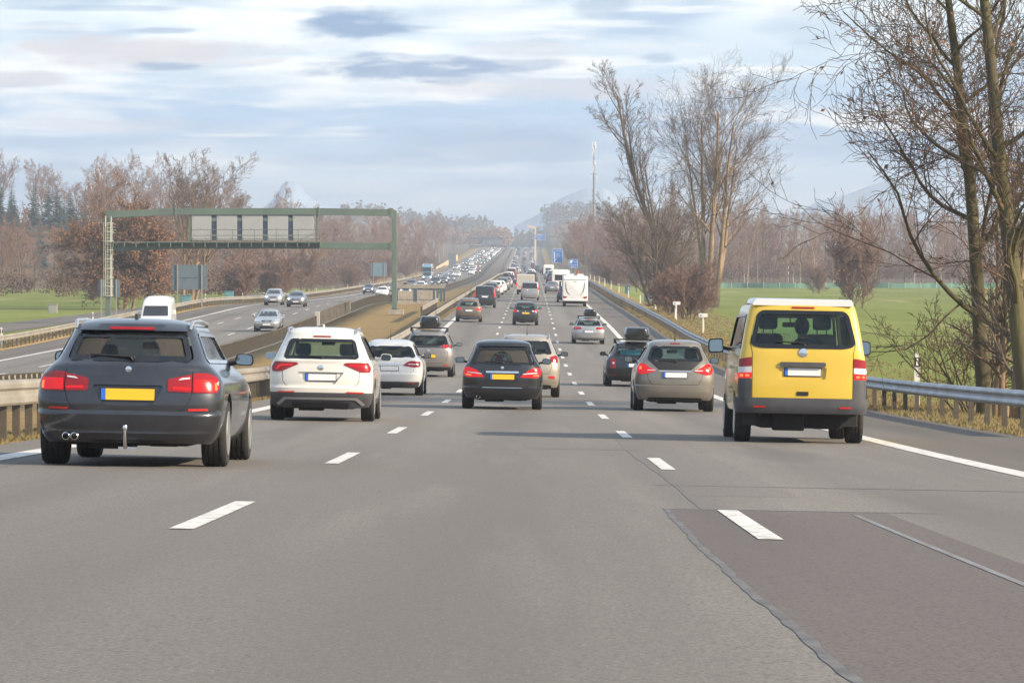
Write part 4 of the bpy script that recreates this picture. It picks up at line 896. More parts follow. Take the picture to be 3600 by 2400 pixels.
# ------------------------------------------------------------------ traffic in the middle distance
def G_(kind, **k):
    b = dict(wagon=(4.65, 1.47, .90), hatch=(4.2, 1.47, .88), sedan=(4.7, 1.44, .90), suv=(4.5, 1.65, .92), mpv=(4.4, 1.60, .90), van=(4.9, 1.92, .95))[kind]; t = T_(kind, *b); t.update(k); return t
mid = [  # kind, paint, d, x, label, extras
 (G_('suv', paint=P_BRN, plate=(.80, M_PLW), rails=P_SILV, ant='fin', hi=1, rw=[(0, 1.42), (.52, 1.40), (.62, 1.12), (0, 1.11)], brake3=(1.47, .12), norear=1, tl=[(M_REDL, [(.48, .86), (.90, .84), (.92, 1.0), (.60, .99)])],
     trim=[('lower_bumper', M_PLAS, ('S', [(.86, .42), (.8, .24)], .03), .008, .03), ('skid_strip', P_SILV, ('S', [(.62, .36), (.58, .31)], .01), .02, .03)]), 278, 1076.6, 'brown suv with silver skid strip and lit lamps by the median', 'car'),
 (G_('mpv', paint=P_BLK, plate=(.82, M_PLY), hi=1, H=1.58, L=4.2, hw=.88, rw=[(0, 1.40), (.52, 1.38), (.66, 1.05), (0, 1.04)], brake3=(1.45, .12), norear=1, badge=(0, .93, .05), tl=[(M_REDL, [(.60, .90), (.90, .88), (.90, 1.05), (.62, 1.03)]), (M_WHL, [(.46, .92), (.585, .91), (.585, 1.0), (.46, .99)])]), 270, 1206.5, 'black hatchback with yellow plate alone in the centre lane', 'car'),
 (G_('van', paint=P_BLK, plate=(.95, M_PLW), glass=M_DGL, rw=[(0, 1.80), (.78, 1.78), (.84, 1.15), (0, 1.14)], n=3, cr=.18, tl=[(M_REDL, [(.80, .95), (.96, .92), (.92, 1.65), (.86, 1.66)]), ], trim=[('chrome_bar', M_CHR, ('S', [(.36, 1.07), (.36, 1.03)], .01), .02, .03)]), 350, 1113.5, 'black van with tall red lamps and chrome bar in the left lane', 'van'),
 (G_('suv', paint=P_GREY, lamp=M_REDL), 427, 1128, 'dark grey suv directly behind the black van with brake lamp lit', 'car'),
 (G_('suv', paint=P_WHITE2), 455, 1137.5, 'white suv in the left lane queue beyond the dark grey one', 'car'),
 (G_('hatch', paint=P_WHITE2), 482, 1147, 'small white hatchback peeping out right of the white suv', 'car'),
 (G_('mpv', paint=P_GREY), 512, 1154.5, 'grey people carrier behind the small white hatchback in the left lane', 'car'),
 (G_('wagon', paint=P_SILV), 560, 1163, 'silver estate with dark box on its roof in the left lane', 'car'),
 (G_('wagon', paint=P_BLUE, lamp=M_REDL), 622, 1172, 'dark blue estate with one bright tail lamp in the left lane queue', 'car'),
 (G_('van', paint=P_SILV, glass=M_DGL, n=3, cr=.18, rw=[(0, 1.78), (.76, 1.76), (.80, 1.22), (0, 1.21)], badge=(-.35, 1.0, .09), tl=[(M_REDL, [(.80, 1.10), (.96, 1.05), (.92, 1.72), (.85, 1.74)])]), 412, 1217, 'silver van with tall red lamps in the centre lane', 'van'),
 (G_('sedan', paint=P_GREY, lamp=M_REDL, plate=(.72, M_PLW), ant='fin'), 480, 1268, 'dark grey saloon in the right lane left of the white motorhome', 'car'),
 (G_('suv', paint=P_BLUE, lamp=M_REDL), 400, 1300, 'dark blue suv mostly hidden by the white motorhome', 'car'),
]
for T, d, x, lab, cat in mid:
    r_, sh = make_car(T, lab, cat, d, x, name='van' if cat == 'van' else 'car')
    if d == 560: roof_box(r_, sh, -.1, .4, 1.9, .8, .38, 'dark roof box on the silver estate in the left lane queue')
# white motorhome, from behind
def boxy(name, label, cat, d, x, L, W, H, paint_, zb=.45, rear=None, r=.12, oncoming=False, wheels=True):
    root = empty(name); tag(root, label, cat); mb = MB(); q = rpoly([(-W/2, zb), (W/2, zb), (W/2, H), (-W/2, H)], r, 4); n = len(q); rows = []
    for y, s_, dz in ((.0, .93, 0), (.06, .98, 0), (.16, 1, 0), (L-.5, 1, 0), (L-.1, .96, -.05), (L, .86, -.3)): rows += [(p[0]*s_, y, zb+(p[1]-zb)*s_+(1-s_)*.3) for p in q]
    mb.add(rows, [(i*n+j, i*n+(j+1) % n, (i+1)*n+(j+1) % n, (i+1)*n+j) for i in range(5) for j in range(n)]+[tuple(range(n)), tuple(5*n+j for j in range(n))])
    mb.build('body', paint_, root, 35)
    if wheels:
        for sx in (1, -1):
            for y in (1.6, L-1.1): wheel(root, sx*(W/2-.22), y, .35, .26, False)
    MB().box(-W*.4, W*.4, .3, L-.3, .28, zb+.02).build('underbody', M_UND, root)
    place(root, x, d, oncoming, 1.6, L); return root
mh = boxy('motorhome', 'white motorhome with curved grey lines on its back in the right lane', 'motorhome', 369, 1320, 7.2, 2.32, 2.82, P_WHITE2, .52, r=.14)
for sg in (1, -1):
    mb = MB(); pts = [(sg*.86, -.012, 2.25), (sg*.84, -.014, 1.75), (sg*.72, -.014, 1.35), (sg*.45, -.012, 1.05)]
    q = [Vector(pts[0]).lerp(Vector(pts[1]), t/4) for t in range(5)]+[Vector(pts[1]).lerp(Vector(pts[2]), t/3) for t in range(1, 4)]+[Vector(pts[2]).lerp(Vector(pts[3]), t/3) for t in range(1, 4)]
    mb.tube(q, [.012, .02, .025, .028, .03, .03, .028, .025, .02, .015, .01][:len(q)], 6).build('trim_line', M_PLAS, mh)
    MB().prism([(sg*.68, .88), (sg*1.08, .98), (sg*1.10, .82), (sg*.90, .74)], -.02, .06).build('tail_light', M_RED, mh, bevel=.01)
    MB().box(sg*1.26, sg*1.26+.16*sg, 6.2, 6.35, 1.75, 2.25).tube([(sg*1.1, 6.3, 2.2), (sg*1.3, 6.28, 2.2)], .03, 6).build('wing_mirror', M_BLK, mh, bevel=.03)
MB().box(-.28, .28, -.02, .03, .76, .88).build('number_plate', M_PLW, mh)
MB().box(-1.12, 1.12, -.05, .2, .50, .72).build('bumper', P_WHITE2, mh, bevel=.05)
MB().prism([(-1.03, 2.45), (1.03, 2.45), (.98, 2.56), (-.98, 2.56)], -.05, .08).build('top_moulding', P_WHITE2, mh, bevel=.03)
MB().box(-.85, -.1, 1.3, 2.2, 2.82, 2.98).build('roof_hatch', P_WHITE2, mh, bevel=.06); MB().box(.15, .75, 1.2, 1.8, 2.82, 2.99).build('air_conditioner', P_WHITE2, mh, bevel=.06)
MB().tube([(-.12, -.03, 2.27), (0, -.05, 2.30), (.12, -.03, 2.34)], .02, 6).build('camera_housing', M_PLAS, mh)
t = boxy('box_truck', 'beige box truck body looming just beyond the silver van', 'truck', 461, 1206, 6.2, 2.08, 2.35, mat('beige_box', (.43, .41, .37), .6), .6, r=.05)
for sg in (1, -1): MB().box(sg*.98-.06, sg*.98+.06, -.02, .05, .95, 1.35).build('tail_light', M_REDL, t)
MB().box(-.28, .28, -.02, .03, .66, .78).build('number_plate', M_PLW, t)
t = boxy('caravan', 'white caravan with a dark window half hidden by the motorhome', 'caravan', 525, 1287, 6.2, 2.3, 2.65, P_WHITE2, .42, r=.2)
MB().box(-.75, .75, -.03, .03, 1.25, 2.0).build('rear_window', M_DGL, t, bevel=.05)
for sg in (1, -1): MB().box(sg*.95-.08, sg*.95+.08, -.03, .05, .55, .75).build('tail_light', M_RED, t)
t = boxy('caravan', 'small white caravan farther up the right lane behind a red roofed car', 'caravan', 850, 1259.5, 5.4, 2.2, 2.5, P_WHITE2, .42, r=.25)
MB().box(-.6, .6, -.03, .03, 1.3, 1.8).build('rear_window', M_DGL, t)
# oncoming traffic
VWH = dict(hz=.48)
onc = [
 (G_('sedan', paint=P_SILV, H=1.48, lit=0), 272, 614, 'silver saloon with unlit headlamps nearest in the oncoming inner lane', 'car'),
 (G_('mpv', paint=P_SILV, plate=None), 386, 628, 'silver people carrier with lit headlamps on the outer oncoming lane', 'car'),
 (G_('hatch', paint=P_GREY), 371, 680, 'grey hatchback with round lit headlamps beside the silver people carrier', 'car'),
 (G_('hatch', paint=P_BLUE, H=1.55), 620, 846, 'dark blue hatchback with lit lamps on the outer oncoming lane', 'car'),
 (G_('sedan', paint=P_WHITE2), 552, 878, 'white saloon right beside the dark blue oncoming hatchback', 'car'),
 (G_('mpv', paint=P_GREY), 640, 903, 'grey people carrier seen behind the gantry post', 'car'),
 (G_('wagon', paint=P_BLUE), 585, 932, 'dark car with roof box right of the gantry post, oncoming', 'car'),
 (G_('van', paint=P_GREY), 690, 944, 'dark grey van behind the oncoming car with the roof box', 'van'),
 (G_('suv', paint=P_WHITE2), 672, 966, 'white suv with wide dark grille in the oncoming queue', 'car'),
 (G_('wagon', paint=P_BLK), 765, 972, 'black estate behind the white suv in the oncoming queue', 'car'),
 (G_('van', paint=P_BLK), 778, 1000, 'black van with lit lamps in the oncoming queue', 'van'),
 (G_('suv', paint=P_BLK), 862, 1019, 'black suv with amber lamp right of the oncoming black van', 'car'),
 (G_('sedan', paint=P_BLUE), 952, 1037, 'dark blue saloon fourth from the gantry in the oncoming inner lane', 'car'),
 (G_('hatch', paint=P_GREY), 1000, 1023, 'grey hatchback between the black suv and a silver car, oncoming', 'car'),
 (G_('sedan', paint=P_SILV), 1085, 1013, 'silver saloon just right of the pale blue lorry', 'car'),
 (G_('suv', paint=P_WHITE2), 1123, 1051, 'white suv at the head of the oncoming inner lane gap', 'car'),
 (G_('mpv', paint=P_SILV), 1150, 1036, 'silver people carrier left of the distant white suv', 'car'),
 (G_('hatch', paint=P_BLK), 1300, 1068, 'small black car with two bright lamps left of a white van', 'car'),
 (G_('van', paint=P_WHITE2), 1190, 1083, 'white van with bright lamps in the middle oncoming lane', 'van'),
 (G_('suv', paint=P_REDC), 1250, 1098, 'dark red suv with very bright lamp beside the white van', 'car'),
]
for T, d, x, lab, cat in onc:
    T.setdefault('plate', (.45, M_PLW)); T['plate'] = None; r_, sh = make_car(T, lab, cat, d, x, oncoming=True, name='van' if cat == 'van' else 'car')
    if d == 585: roof_box(r_, sh, 0, 1.6, 1.9, .8, .35, 'pale roof box on the dark oncoming car by the gantry post', False)
# white high-roof van, oncoming
T = T_('box', 5.6, 2.55, 1.02, paint=P_WHITE2, cf=.35, cr=.1, n=4, belt=.56, wr=.35, dome=.22, norw=1, nosw=1, plate=None, wsz=1.25, wst=1.92, lit=0, hz=.36, tl=[], fr=.35, fo=.95, mir=(.2, .32), sr=3.2, pillars=[.5])
T['wk'] = [(.12, .95), (.2, 1), (.45, 1), (.6, .97), (.75, .93), (.90, .86), (1, .72)]; T['fk'] = [(.1, -.1), (.2, 0), (.34, -.06), (.42, -.4), (.50, -.85), (.74, -1.5), (.84, -1.8), (.93, -2.3), (1, -3.0)]
make_car(T, 'white high roofed van with bulging front over the estate car roof', 'van', 266, 357, oncoming=True, name='van')
# pale blue lorry, oncoming
lo_ = empty('lorry'); tag(lo_, 'pale blue lorry with white trailer on the outer oncoming lane', 'lorry')
M_LB = paint('lorry_blue', (.16, .36, .56), .1, .35, .05)
q = rpoly([(-1.22, .9), (1.22, .9), (1.22, 3.5), (-1.22, 3.5)], .15); mb = MB().prism(q, -0.1, 1.9); mb.build('cab', M_LB, lo_, bevel=.08)
MB().prism(rpoly([(-1.0, 3.4), (1.0, 3.4), (.95, 3.95), (-.95, 3.95)], .15), .5, 1.8).build('wind_deflector', M_LB, lo_)
MB().box(-1.1, 1.1, -.14, -.08, 2.05, 2.95).build('windscreen', M_DGL, lo_, bevel=.05); MB().box(-.95, .95, -.15, -.09, .95, 1.85).build('grille', M_BLK, lo_, bevel=.04)
MB().box(-1.22, 1.22, -.2, .1, .35, .95).build('bumper', M_LB, lo_, bevel=.06); MB().box(-1.15, 1.15, -.22, 0, 2.98, 3.14).build('sun_visor', M_BLK, lo_)
MB().box(-1.275, 1.275, 2.2, 15.5, 1.1, 4.0).build('trailer', P_WHITE2, lo_, bevel=.03); MB().box(-.5, .5, .5, 15, .5, 1.1).build('chassis', M_UND, lo_)
for sg in (1, -1):
    MB().box(sg*.95-.14, sg*.95+.14, -.24, -.16, .55, .75).build('headlight', M_HEAD, lo_); MB().box(sg*1.38-.1, sg*1.38+.1, 0, .1, 2.1, 2.9).tube([(sg*1.2, .1, 2.8), (sg*1.4, .06, 2.8)], .03, 5).build('wing_mirror', M_BLK, lo_)
    for y in (.7, 4.2, 11.5, 12.8, 14.1): wheel(lo_, sg*1.08, y, .5, .3, False)
X = (981-1176)*1037/F; lo_.location = (X, 1037, gz(ux(X, 1037), 1037)); lo_.rotation_euler = (0, 0, -.005)

# ------------------------------------------------------------------ the far queues: copies of small models
def tiny(kind, oncoming):
    root = empty('car'); t = G_(kind, paint=P_SILV); K = dict(shape_keys(kind)); K.update(t); sh = Shape(K); H, hw, L = t['H'], t['hw'], t['L']
    sh.build([P_SILV], 'body', root, 12, 5, 4, 3)
    ws = [(sh.par(.9*H)[0]*.84, .9*H), (sh.par(.68*H)[0]*.86, .68*H)]
    patch(sh, sym(ws), M_DGL, 'windscreen' if oncoming else 'rear_window', root, 'front' if oncoming else 'rear', .02, .03, .5)
    mb = MB()
    for sx in (1, -1):
        for y in (.95, L-.85): mb.lathe([(.33, -.11), (.33, .11)], sx*(hw-.13), y, .33, 10)
    mb.build('wheels', M_TYRE, root)
    for sg in (1, -1):
        if oncoming: 
            c_ = sh.surf(sg*hw*.74, .46*H, .02, 'front'); MB().lathe([(.085, -.02), (.08, .03), (.001, .05)], c_.x, c_.y, c_.z, 10, 'y').build('headlight', M_HEAD, root)
        else: patch(sh, [(sg*hw*.66, .58*H), (sg*hw*.95, .58*H), (sg*hw*.95, .66*H), (sg*hw*.66, .66*H)], M_RED, 'tail_light', root, 'rear', .012, .03, .3)
    return root
def copy_car(src, d, u, oncoming, pt):
    r_ = src.copy(); C.objects.link(r_)
    for ch in src.children:
        c_ = ch.copy(); C.objects.link(c_); c_.parent = r_
        if c_.name.startswith('body'): c_.material_slots[0].link = 'OBJECT'; c_.material_slots[0].material = pt
    X = gp(u, d).x; place(r_, 1176+X*F/d, d, oncoming, .9); return r_
rnd = random.Random(11)
cols = [(P_SILV, 'silver'), (P_GREY, 'grey'), (P_BLK, 'black'), (P_WHITE2, 'white'), (P_BLUE, 'dark blue'), (P_SILV, 'silver'), (P_BLKD, 'black'), (P_REDC, 'red'), (P_WHITE2, 'white')]
for onc_ in (False, True):
    protos = {k: tiny(k, onc_) for k in ('hatch', 'wagon', 'suv', 'van')}; used = set(); kn = {'hatch': 'hatchback', 'wagon': 'estate car', 'suv': 'suv', 'van': 'van'}
    lanes = ((-3.9, 690, 'left lane'), (-.3, 560, 'centre lane'), (3.3, 600, 'right lane')) if not onc_ else ((-18.0, 1260, 'inner lane'), (-21.6, 1330, 'middle lane'), (-25.2, 1380, 'outer lane'))
    for u, d, ln in lanes:
        while d < 2320:
            k = rnd.choice(['hatch', 'wagon', 'wagon', 'suv', 'suv', 'hatch', 'van']); pt, cn = rnd.choice(cols)
            skip = not onc_ and u == 3.3 and (820 < d < 900)
            if not skip:
                if k not in used: o = protos[k]; o.children[0].material_slots[0].link = 'OBJECT'; o.children[0].material_slots[0].material = pt; used.add(k); X = gp(u, d).x; place(o, 1176+X*F/d, d, onc_, .9)
                else: o = copy_car(protos[k], d, u+rnd.uniform(-.3, .3), onc_, pt)
                where = 'a small step up the queue' if d < 1000 else ('far up the road' if d < 1600 else 'tiny on the distant rise')
                tag(o, f"{cn} {kn[k]} {'oncoming with bright lamps' if onc_ else 'driving away'}, {ln}, {where}", 'van' if k == 'van' else 'car', f"{cn} {kn[k]}s {'oncoming' if onc_ else 'driving away'} {where}, {ln}")
                if k == 'van': o.name = 'van'
            d += rnd.uniform(32, 75) if not onc_ else rnd.uniform(45, 120)
# ------------------------------------------------------------------ sign gantry over the oncoming lanes
M_GREEN = mat('grey_green_steel', (.115, .155, .13), .5, .1, var=.12, vscale=.5)
M_LGREY = mat('pale_grey_sheet', (.35, .355, .355), .5, .1, var=.05, vscale=.8); M_DARKB = mat('dark_blue_steel', (.03, .045, .09), .5)
M_SILV = mat('ladder_steel', (.62, .58, .48), .4, .5); M_CONC = mat('concrete', (.34, .30, .25), .9, var=.2, vscale=2)
M_SBACK = mat('sign_back', (.13, .17, .20), .5, .2, var=.12, vscale=1.5)
def gantry(d, x0, x1, yt, yb, ybase0, ybase1, ym0, ym1, pan, label, detail=True):
    pp = F/d; g = empty('sign_gantry', at((x0+x1)/2, ybase1, d)); tag(g, label, 'gantry'); o0 = Vector(g.location)
    def P(x, y, dy=0): return at(x, y, d)+Vector((0, dy, 0))-o0
    def bar(x0, y0, x1, y1, h, dp, name, m=M_GREEN if detail else M_DARKB, dy=0, par=None):
        a, b = P(x0, y0), P(x1, y1); mb = MB(); vs = [(p.x, dy+s, p.z+t) for p in (a, b) for s, t in ((-dp, -h), (dp, -h), (dp, h), (-dp, h))]
        mb.add(vs, [(0, 1, 2, 3), (7, 6, 5, 4), (0, 4, 5, 1), (1, 5, 6, 2), (2, 6, 7, 3), (3, 7, 4, 0)]); return mb.build(name, m, par or g, bevel=.02)
    h = .28 if detail else .42
    for x, yb_ in ((x0, ybase0), (x1, ybase1)):
        a, b = P(x, yt-3*pp/28), P(x, yb_+8); mb = MB().add([(p.x+s*.19*k, t*.25*k, p.z) for p, k in ((a, 1), (b, 1.12)) for s, t in ((-1, -1), (1, -1), (1, 1), (-1, 1))], [(0, 1, 2, 3), (7, 6, 5, 4), (0, 4, 5, 1), (1, 5, 6, 2), (2, 6, 7, 3), (3, 7, 4, 0)])
        o = mb.build('post', M_GREEN if detail else M_DARKB, g, bevel=.02)
        if detail and x == x1:
            q = P(x, yb_); MB().box(q.x-.55, q.x+.75, -.5, .6, q.z-.35, q.z+.02).build('footing', M_CONC, g, bevel=.03)
            mb = MB(); [mb.box(q.x-.3+i*.12, q.x-.24+i*.12, -.35, -.3, q.z, q.z+.16) for i in range(6)]; mb.box(q.x-.34, q.x+.40, -.36, .3, q.z+.02, q.z+.06); mb.build('base_plate', M_GREEN, g)
    for (y_, dy_) in ((yt, ym0), (yb, ym1)):
        xa, xb = x0+(x1-x0)*.235, x0+(x1-x0)*.735
        bar(x0, y_+dy_, xa, y_, h, .25, 'beam'); bar(xa, y_, xb, y_, h, .25, 'beam'); bar(xb, y_, x1, y_+dy_*.4, h, .25, 'beam')
        if detail:
            for xx in (xa, xb): bar(xx-2, y_, xx+2, y_, .36, .30, 'joint_flange')
            bar(x1-12, y_+dy_*.4, x1-3, y_+dy_*.4, .38, .28, 'joint_flange')
    for i, (a, b) in enumerate(pan):
        q0, q1 = P(a, pan_y[0] if detail else yt+4), P(b, pan_y[1] if detail else yb-4)
        o = MB().box(q0.x, q1.x, -.15, .25, q1.z, q0.z).build('message_sign', M_LGREY if detail else M_SBACK, g, bevel=.02)
        if detail:
            mb = MB(); [mb.box(q0.x+fx*(q1.x-q0.x)-.06, q0.x+fx*(q1.x-q0.x)+.06, -.19, -.15, q1.z+fz*(q0.z-q1.z)-.03, q1.z+fz*(q0.z-q1.z)+.03) for fx, fz in ((.15, .9), (.5, .48), (.8, .1), (.1, .1))]; mb.build('latch', M_SILV, o)
        if i: 
            c_ = P((pan[i-1][1]+a)/2, 520) if detail else P((pan[i-1][1]+a)/2, (yt+yb)/2); hz = (q0.z-q1.z)/2; w_ = (a-pan[i-1][1])/pp/2
            o = MB().box(c_.x-w_*.86, c_.x+w_*.86, -.1, .3, q1.z, q0.z).build('sign_mount', M_DARKB, g)
            if detail: MB().box(c_.x-w_, c_.x+w_, -.13, .1, q0.z-.55, q0.z-.3).box(c_.x-w_, c_.x+w_, -.13, .1, q1.z+.3, q1.z+.5).build('bracket', M_GREEN, o)
    return g, P
pan_y = (492.5, 552)
g1, P = gantry(330, 249, 906, 486, 563.5, 722, 712, 7, 7, [(441, 486), (498, 545), (556.5, 603.5), (615, 662), (673, 722)], 'grey green sign gantry spanning the oncoming lanes with five grey sign backs and ladder')
mb = MB(); a, b = P(262, 556), P(737, 553); mb.box(a.x, b.x, -.95, -.25, a.z-.06, a.z+.03)
for i in range(19): 
    if True: x = a.x+(b.x-a.x)*i/18; mb.box(x-.04, x+.04, -.98, -.2, a.z-.40, a.z+.05)
mb.build('walkway', M_GREEN, g1)
mb = MB()
for y in (528, 541, 549.5): 
    q0, q1 = P(436, y), P(737, y-.5); mb.tube([(q0.x, -.95, q0.z), (q1.x, -.95, q1.z)], .028, 6); mb.tube([(q1.x, -.95, q1.z), (q1.x, -.3, q1.z)], .028, 6); mb.tube([(q0.x, -.95, q0.z), (q0.x, -.3, q0.z)], .028, 6)
for i in range(7): 
    q = P(436+i*50.1, 528); mb.tube([(q.x, -.95, q.z), (q.x, -.95, q.z-1.0)], .028, 6)
mb.build('handrail', M_GREEN, g1)
mb = MB()
for x in (436, 728): q0, q1 = P(x, 490), P(x, 555); mb.box(q0.x-.07, q0.x+.07, -.12, .1, q1.z, q0.z)
mb.build('sign_mount', M_GREEN, g1)
mb = MB(); a, b = P(250, 505), P(250, 680)
n = 9
for i in range(n): 
    z = a.z-.25+(b.z-a.z+.3)*i/(n-1); R_ = .40; mb.tube([(a.x-R_*math.cos(t*math.pi/6)*1.05+.02, -.35-R_*1.6*math.sin(t*math.pi/6), z) for t in range(7)], .022, 5)
for t in range(1, 6): mb.tube([(a.x-.42*math.cos(t*math.pi/6)+.02, -.35-.64*math.sin(t*math.pi/6), a.z-.25), (a.x-.42*math.cos(t*math.pi/6)+.02, -.35-.64*math.sin(t*math.pi/6), b.z)], .016, 4)
mb.build('safety_cage', M_SILV, g1)
mb = MB()
for sx in (-.22, .24): mb.tube([(a.x+sx, -.38, a.z+.3), (a.x+sx, -.38, b.z)], .03, 5)
for i in range(22): z = b.z+i*.28; mb.tube([(a.x-.22, -.38, z), (a.x+.24, -.38, z)], .016, 4)
for i in range(4): z = a.z-.35-i*.24; mb.tube([(a.x+.2, -.38, z), (a.x+.62, -.38, z-.03)], .025, 5)
mb.build('ladder', M_SILV, g1)
g2, P2 = gantry(2290, 1078, 1167.5, 547, 565.5, 583, 583, 1, 0, [(1109+i*9, 1116.6+i*9) for i in range(5)], 'small hazy sign gantry over the oncoming lanes at the top of the rise', False)
# cantilever over our lanes, far
M_SB = mat('sign_blue', (.02, .14, .46), .4); M_SW = mat('sign_white', (.80, .80, .80), .4); 
M_SGP = mat('sign_post', (.33, .33, .30), .5, .4)
def text(s, x, z, h, y, parent, m=M_SW, align='LEFT', name='lettering'):
    cu = bpy.data.curves.new(name, 'FONT'); cu.body = s; cu.size = h*1.35; cu.align_x = align; cu.extrude = .004
    o = bpy.data.objects.new(name, cu); C.objects.link(o); bpy.context.view_layer.update(); me = bpy.data.meshes.new_from_object(o.evaluated_get(bpy.context.evaluated_depsgraph_get())); bpy.data.objects.remove(o)
    o = bpy.data.objects.new(name, me); C.objects.link(o); me.materials.clear(); me.materials.append(m); o.parent = parent; o.location = (x, y, z); o.rotation_euler = (R(90), 0, 0); return o
def board(parent, x0, x1, z0, z1, y=0):
    q = rpoly([(x0, z0), (x1, z0), (x1, z1), (x0, z1)], .12); o = MB().prism(q, y-.03, y+.05).build('sign_board', M_SW, parent)
    e_ = (x1-x0)*.022; MB().prism(rpoly([(x0+e_, z0+e_), (x1-e_, z0+e_), (x1-e_, z1-e_), (x0+e_, z1-e_)], .1), y-.036, y-.03).build('sign_face', M_SB, o); return o
d = 1750; k = d/F; a = at(1407, 578, d); s = empty('overhead_sign', a); tag(s, 'far blue overhead direction sign on a grey cantilever arm across the right lane', 'sign')
X0, X1, Z0, Z1 = (1228.5-1407)*k, (1252.5-1407)*k, (578-551)*k, (578-538)*k
X0, X1 = (1281.5-1407)*k*0+(1281.5-1407)*k, 0
# picture columns of the board and the post, both over the right carriageway
bx0, bx1, px = 1228.5, 1252.5, 1280
s.location = at(px, 578, d); x0, x1, z0, z1 = (bx0-px)*k, (bx1-px)*k, (578-551)*k, (578-538.3)*k
b_ = board(s, x0, x1, z0, z1, -.3)
MB().box(-.25, .25, -.25, .25, -6, (578-543.3)*k).build('post', M_GREEN, s); MB().box(x1-1.5, .25, -.2, .2, (578-544.6)*k, (578-542.6)*k).build('arm', M_GREEN, s)
h_ = z1-z0
text('Bad Aibling', x0+1.1, z1-h_*.24, h_*.13, -.36, b_); text('Kolbermoor', x0+1.1, z1-h_*.44, h_*.13, -.36, b_); text('Raubling', x0+1.1, z1-h_*.64, h_*.13, -.36, b_); text('600 m', x0+1.4, z0+h_*.10, h_*.13, -.36, b_)
MB().prism([(x0+.3, z0+h_*.5), (x0+.75, z0+h_*.72), (x0+.85, z0+h_*.65), (x0+.42, z0+h_*.42)], -.345, -.336).build('arrow', M_SW, b_)
# big blue roadside sign
def at_u(u, d): return gp(u, d)
d = 980; k = d/F; g = gz(24, d); s = empty('direction_sign', (at(1280, 600, d).x, d, g)); tag(s, 'tall blue direction sign with white arrow and place names on the right verge', 'sign')
x0, x1, z0, z1 = -12*k, 12*k, (600-603.5)*k-g, (600-571.5)*k-g; b_ = board(s, x0, x1, z0, z1)
for x in (x0*.6, x1*.6): MB().box(x-.1, x+.1, .05, .25, -.3, z1-.2).build('post', M_SGP, s)
W_, H_ = x1-x0, z1-z0
MB().prism([(x0+W_*.17, z0+H_*.05), (x0+W_*.25, z0+H_*.05), (x0+W_*.25, z1-H_*.27), (x0+W_*.29, z1-H_*.27), (x0+W_*.21, z1-H_*.19), (x0+W_*.13, z1-H_*.27), (x0+W_*.17, z1-H_*.27)], -.045, -.036).build('arrow', M_SW, b_)
MB().prism([(x0+W_*.25, z0+H_*.13), (x0+W_*.42, z0+H_*.26), (x0+W_*.45, z0+H_*.31), (x0+W_*.40, z0+H_*.32), (x0+W_*.25, z0+H_*.20)], -.045, -.036).build('arrow', M_SW, b_)
MB().prism([(x0+.08, z1-H_*.17), (x1-.08, z1-H_*.17), (x1-.08, z1-H_*.165), (x0+.08, z1-H_*.165)], -.045, -.036).build('divider', M_SW, b_)
text('A 8', x0+W_*.08, z1-H_*.13, H_*.065, -.05, b_); text('Irschenberg', x0+W_*.33, z1-H_*.13, H_*.06, -.05, b_)
for i, t_ in enumerate(('Salzburg', 'Innsbruck', 'Rosenheim', 'Kufstein')): text(t_, x0+W_*.33, z1-H_*(.35+.09*i), H_*.055, -.05, b_)
text('600 m', x0+W_*.45, z0+H_*.06, H_*.05, -.05, b_)
d = 760; k = d/F; g = gz(20, d); s = empty('exit_sign', (at(1317, 600, d).x, d, g)); tag(s, 'small square blue exit sign with white exit symbol before the reddish wood', 'sign')
x0, x1, z0, z1 = -10.3*k, 10.3*k, (600-615)*k-g, (600-595.5)*k-g; b_ = board(s, x0, x1, z0, z1); W_, H_ = x1-x0, z1-z0
for x in (x0*.5, x1*.5): MB().box(x-.06, x+.06, .05, .17, -.3, z1-.2).build('post', M_SGP, s)
MB().prism([(x0+W_*.07, z0+H_*.55), (x0+W_*.18, z0+H_*.88), (x0+W_*.36, z0+H_*.88), (x0+W_*.36, z0+H_*.55), (x0+W_*.25, z0+H_*.55), (x0+W_*.25, z0+H_*.7), (x0+W_*.16, z0+H_*.55)], -.045, -.036).build('exit_symbol', M_SW, b_)
MB().prism([(x0+W_*.34, z0+H_*.75), (x0+W_*.46, z0+H_*.90), (x0+W_*.50, z0+H_*.84), (x0+W_*.40, z0+H_*.70)], -.045, -.036).build('exit_symbol', M_SW, b_)
text('101', x0+W_*.60, z0+H_*.60, H_*.19, -.05, b_); text('Rosenheim', x0+W_*.12, z0+H_*.30, H_*.14, -.05, b_); text('1000 m', x0+W_*.18, z0+H_*.08, H_*.15, -.05, b_)
# sign backs along the far side
def signback(xa, xb, ya, yb, d, label, m=M_SBACK, ribs=1, name='road_sign'):
    k = d/F; c_ = at((xa+xb)/2, 600, d); g = gz(ux(c_.x, d), d); s = empty(name, (c_.x, d, g)); tag(s, label, 'sign'); w_ = (xb-xa)*k/2; z0, z1 = (600-yb)*k-g, (600-ya)*k-g
    o = MB().prism(rpoly([(-w_, z0), (w_, z0), (w_, z1), (-w_, z1)], .12), -.02, .03).build('sign_board', m, s)
    mb = MB()
    for i in range(ribs): z = z0+(z1-z0)*(i+1)/(ribs+1); mb.box(-w_*.97, w_*.97, -.06, -.02, z-.04, z+.04)
    mb.build('rail', m, o)
    for x in (-w_*.68, w_*.68): MB().box(x-.06, x+.06, -.14, -.06, -.4, z1+.05).build('post', M_SGP, s)
signback(395, 477, 608.5, 665, 362, 'wide dark back of a road sign on two posts below the gantry panels')
signback(852, 888.5, 603.5, 634, 800, 'bluish back of a road sign on two posts near the gantry right post', mat('sign_back_blue', (.13, .22, .27), .5), 3)
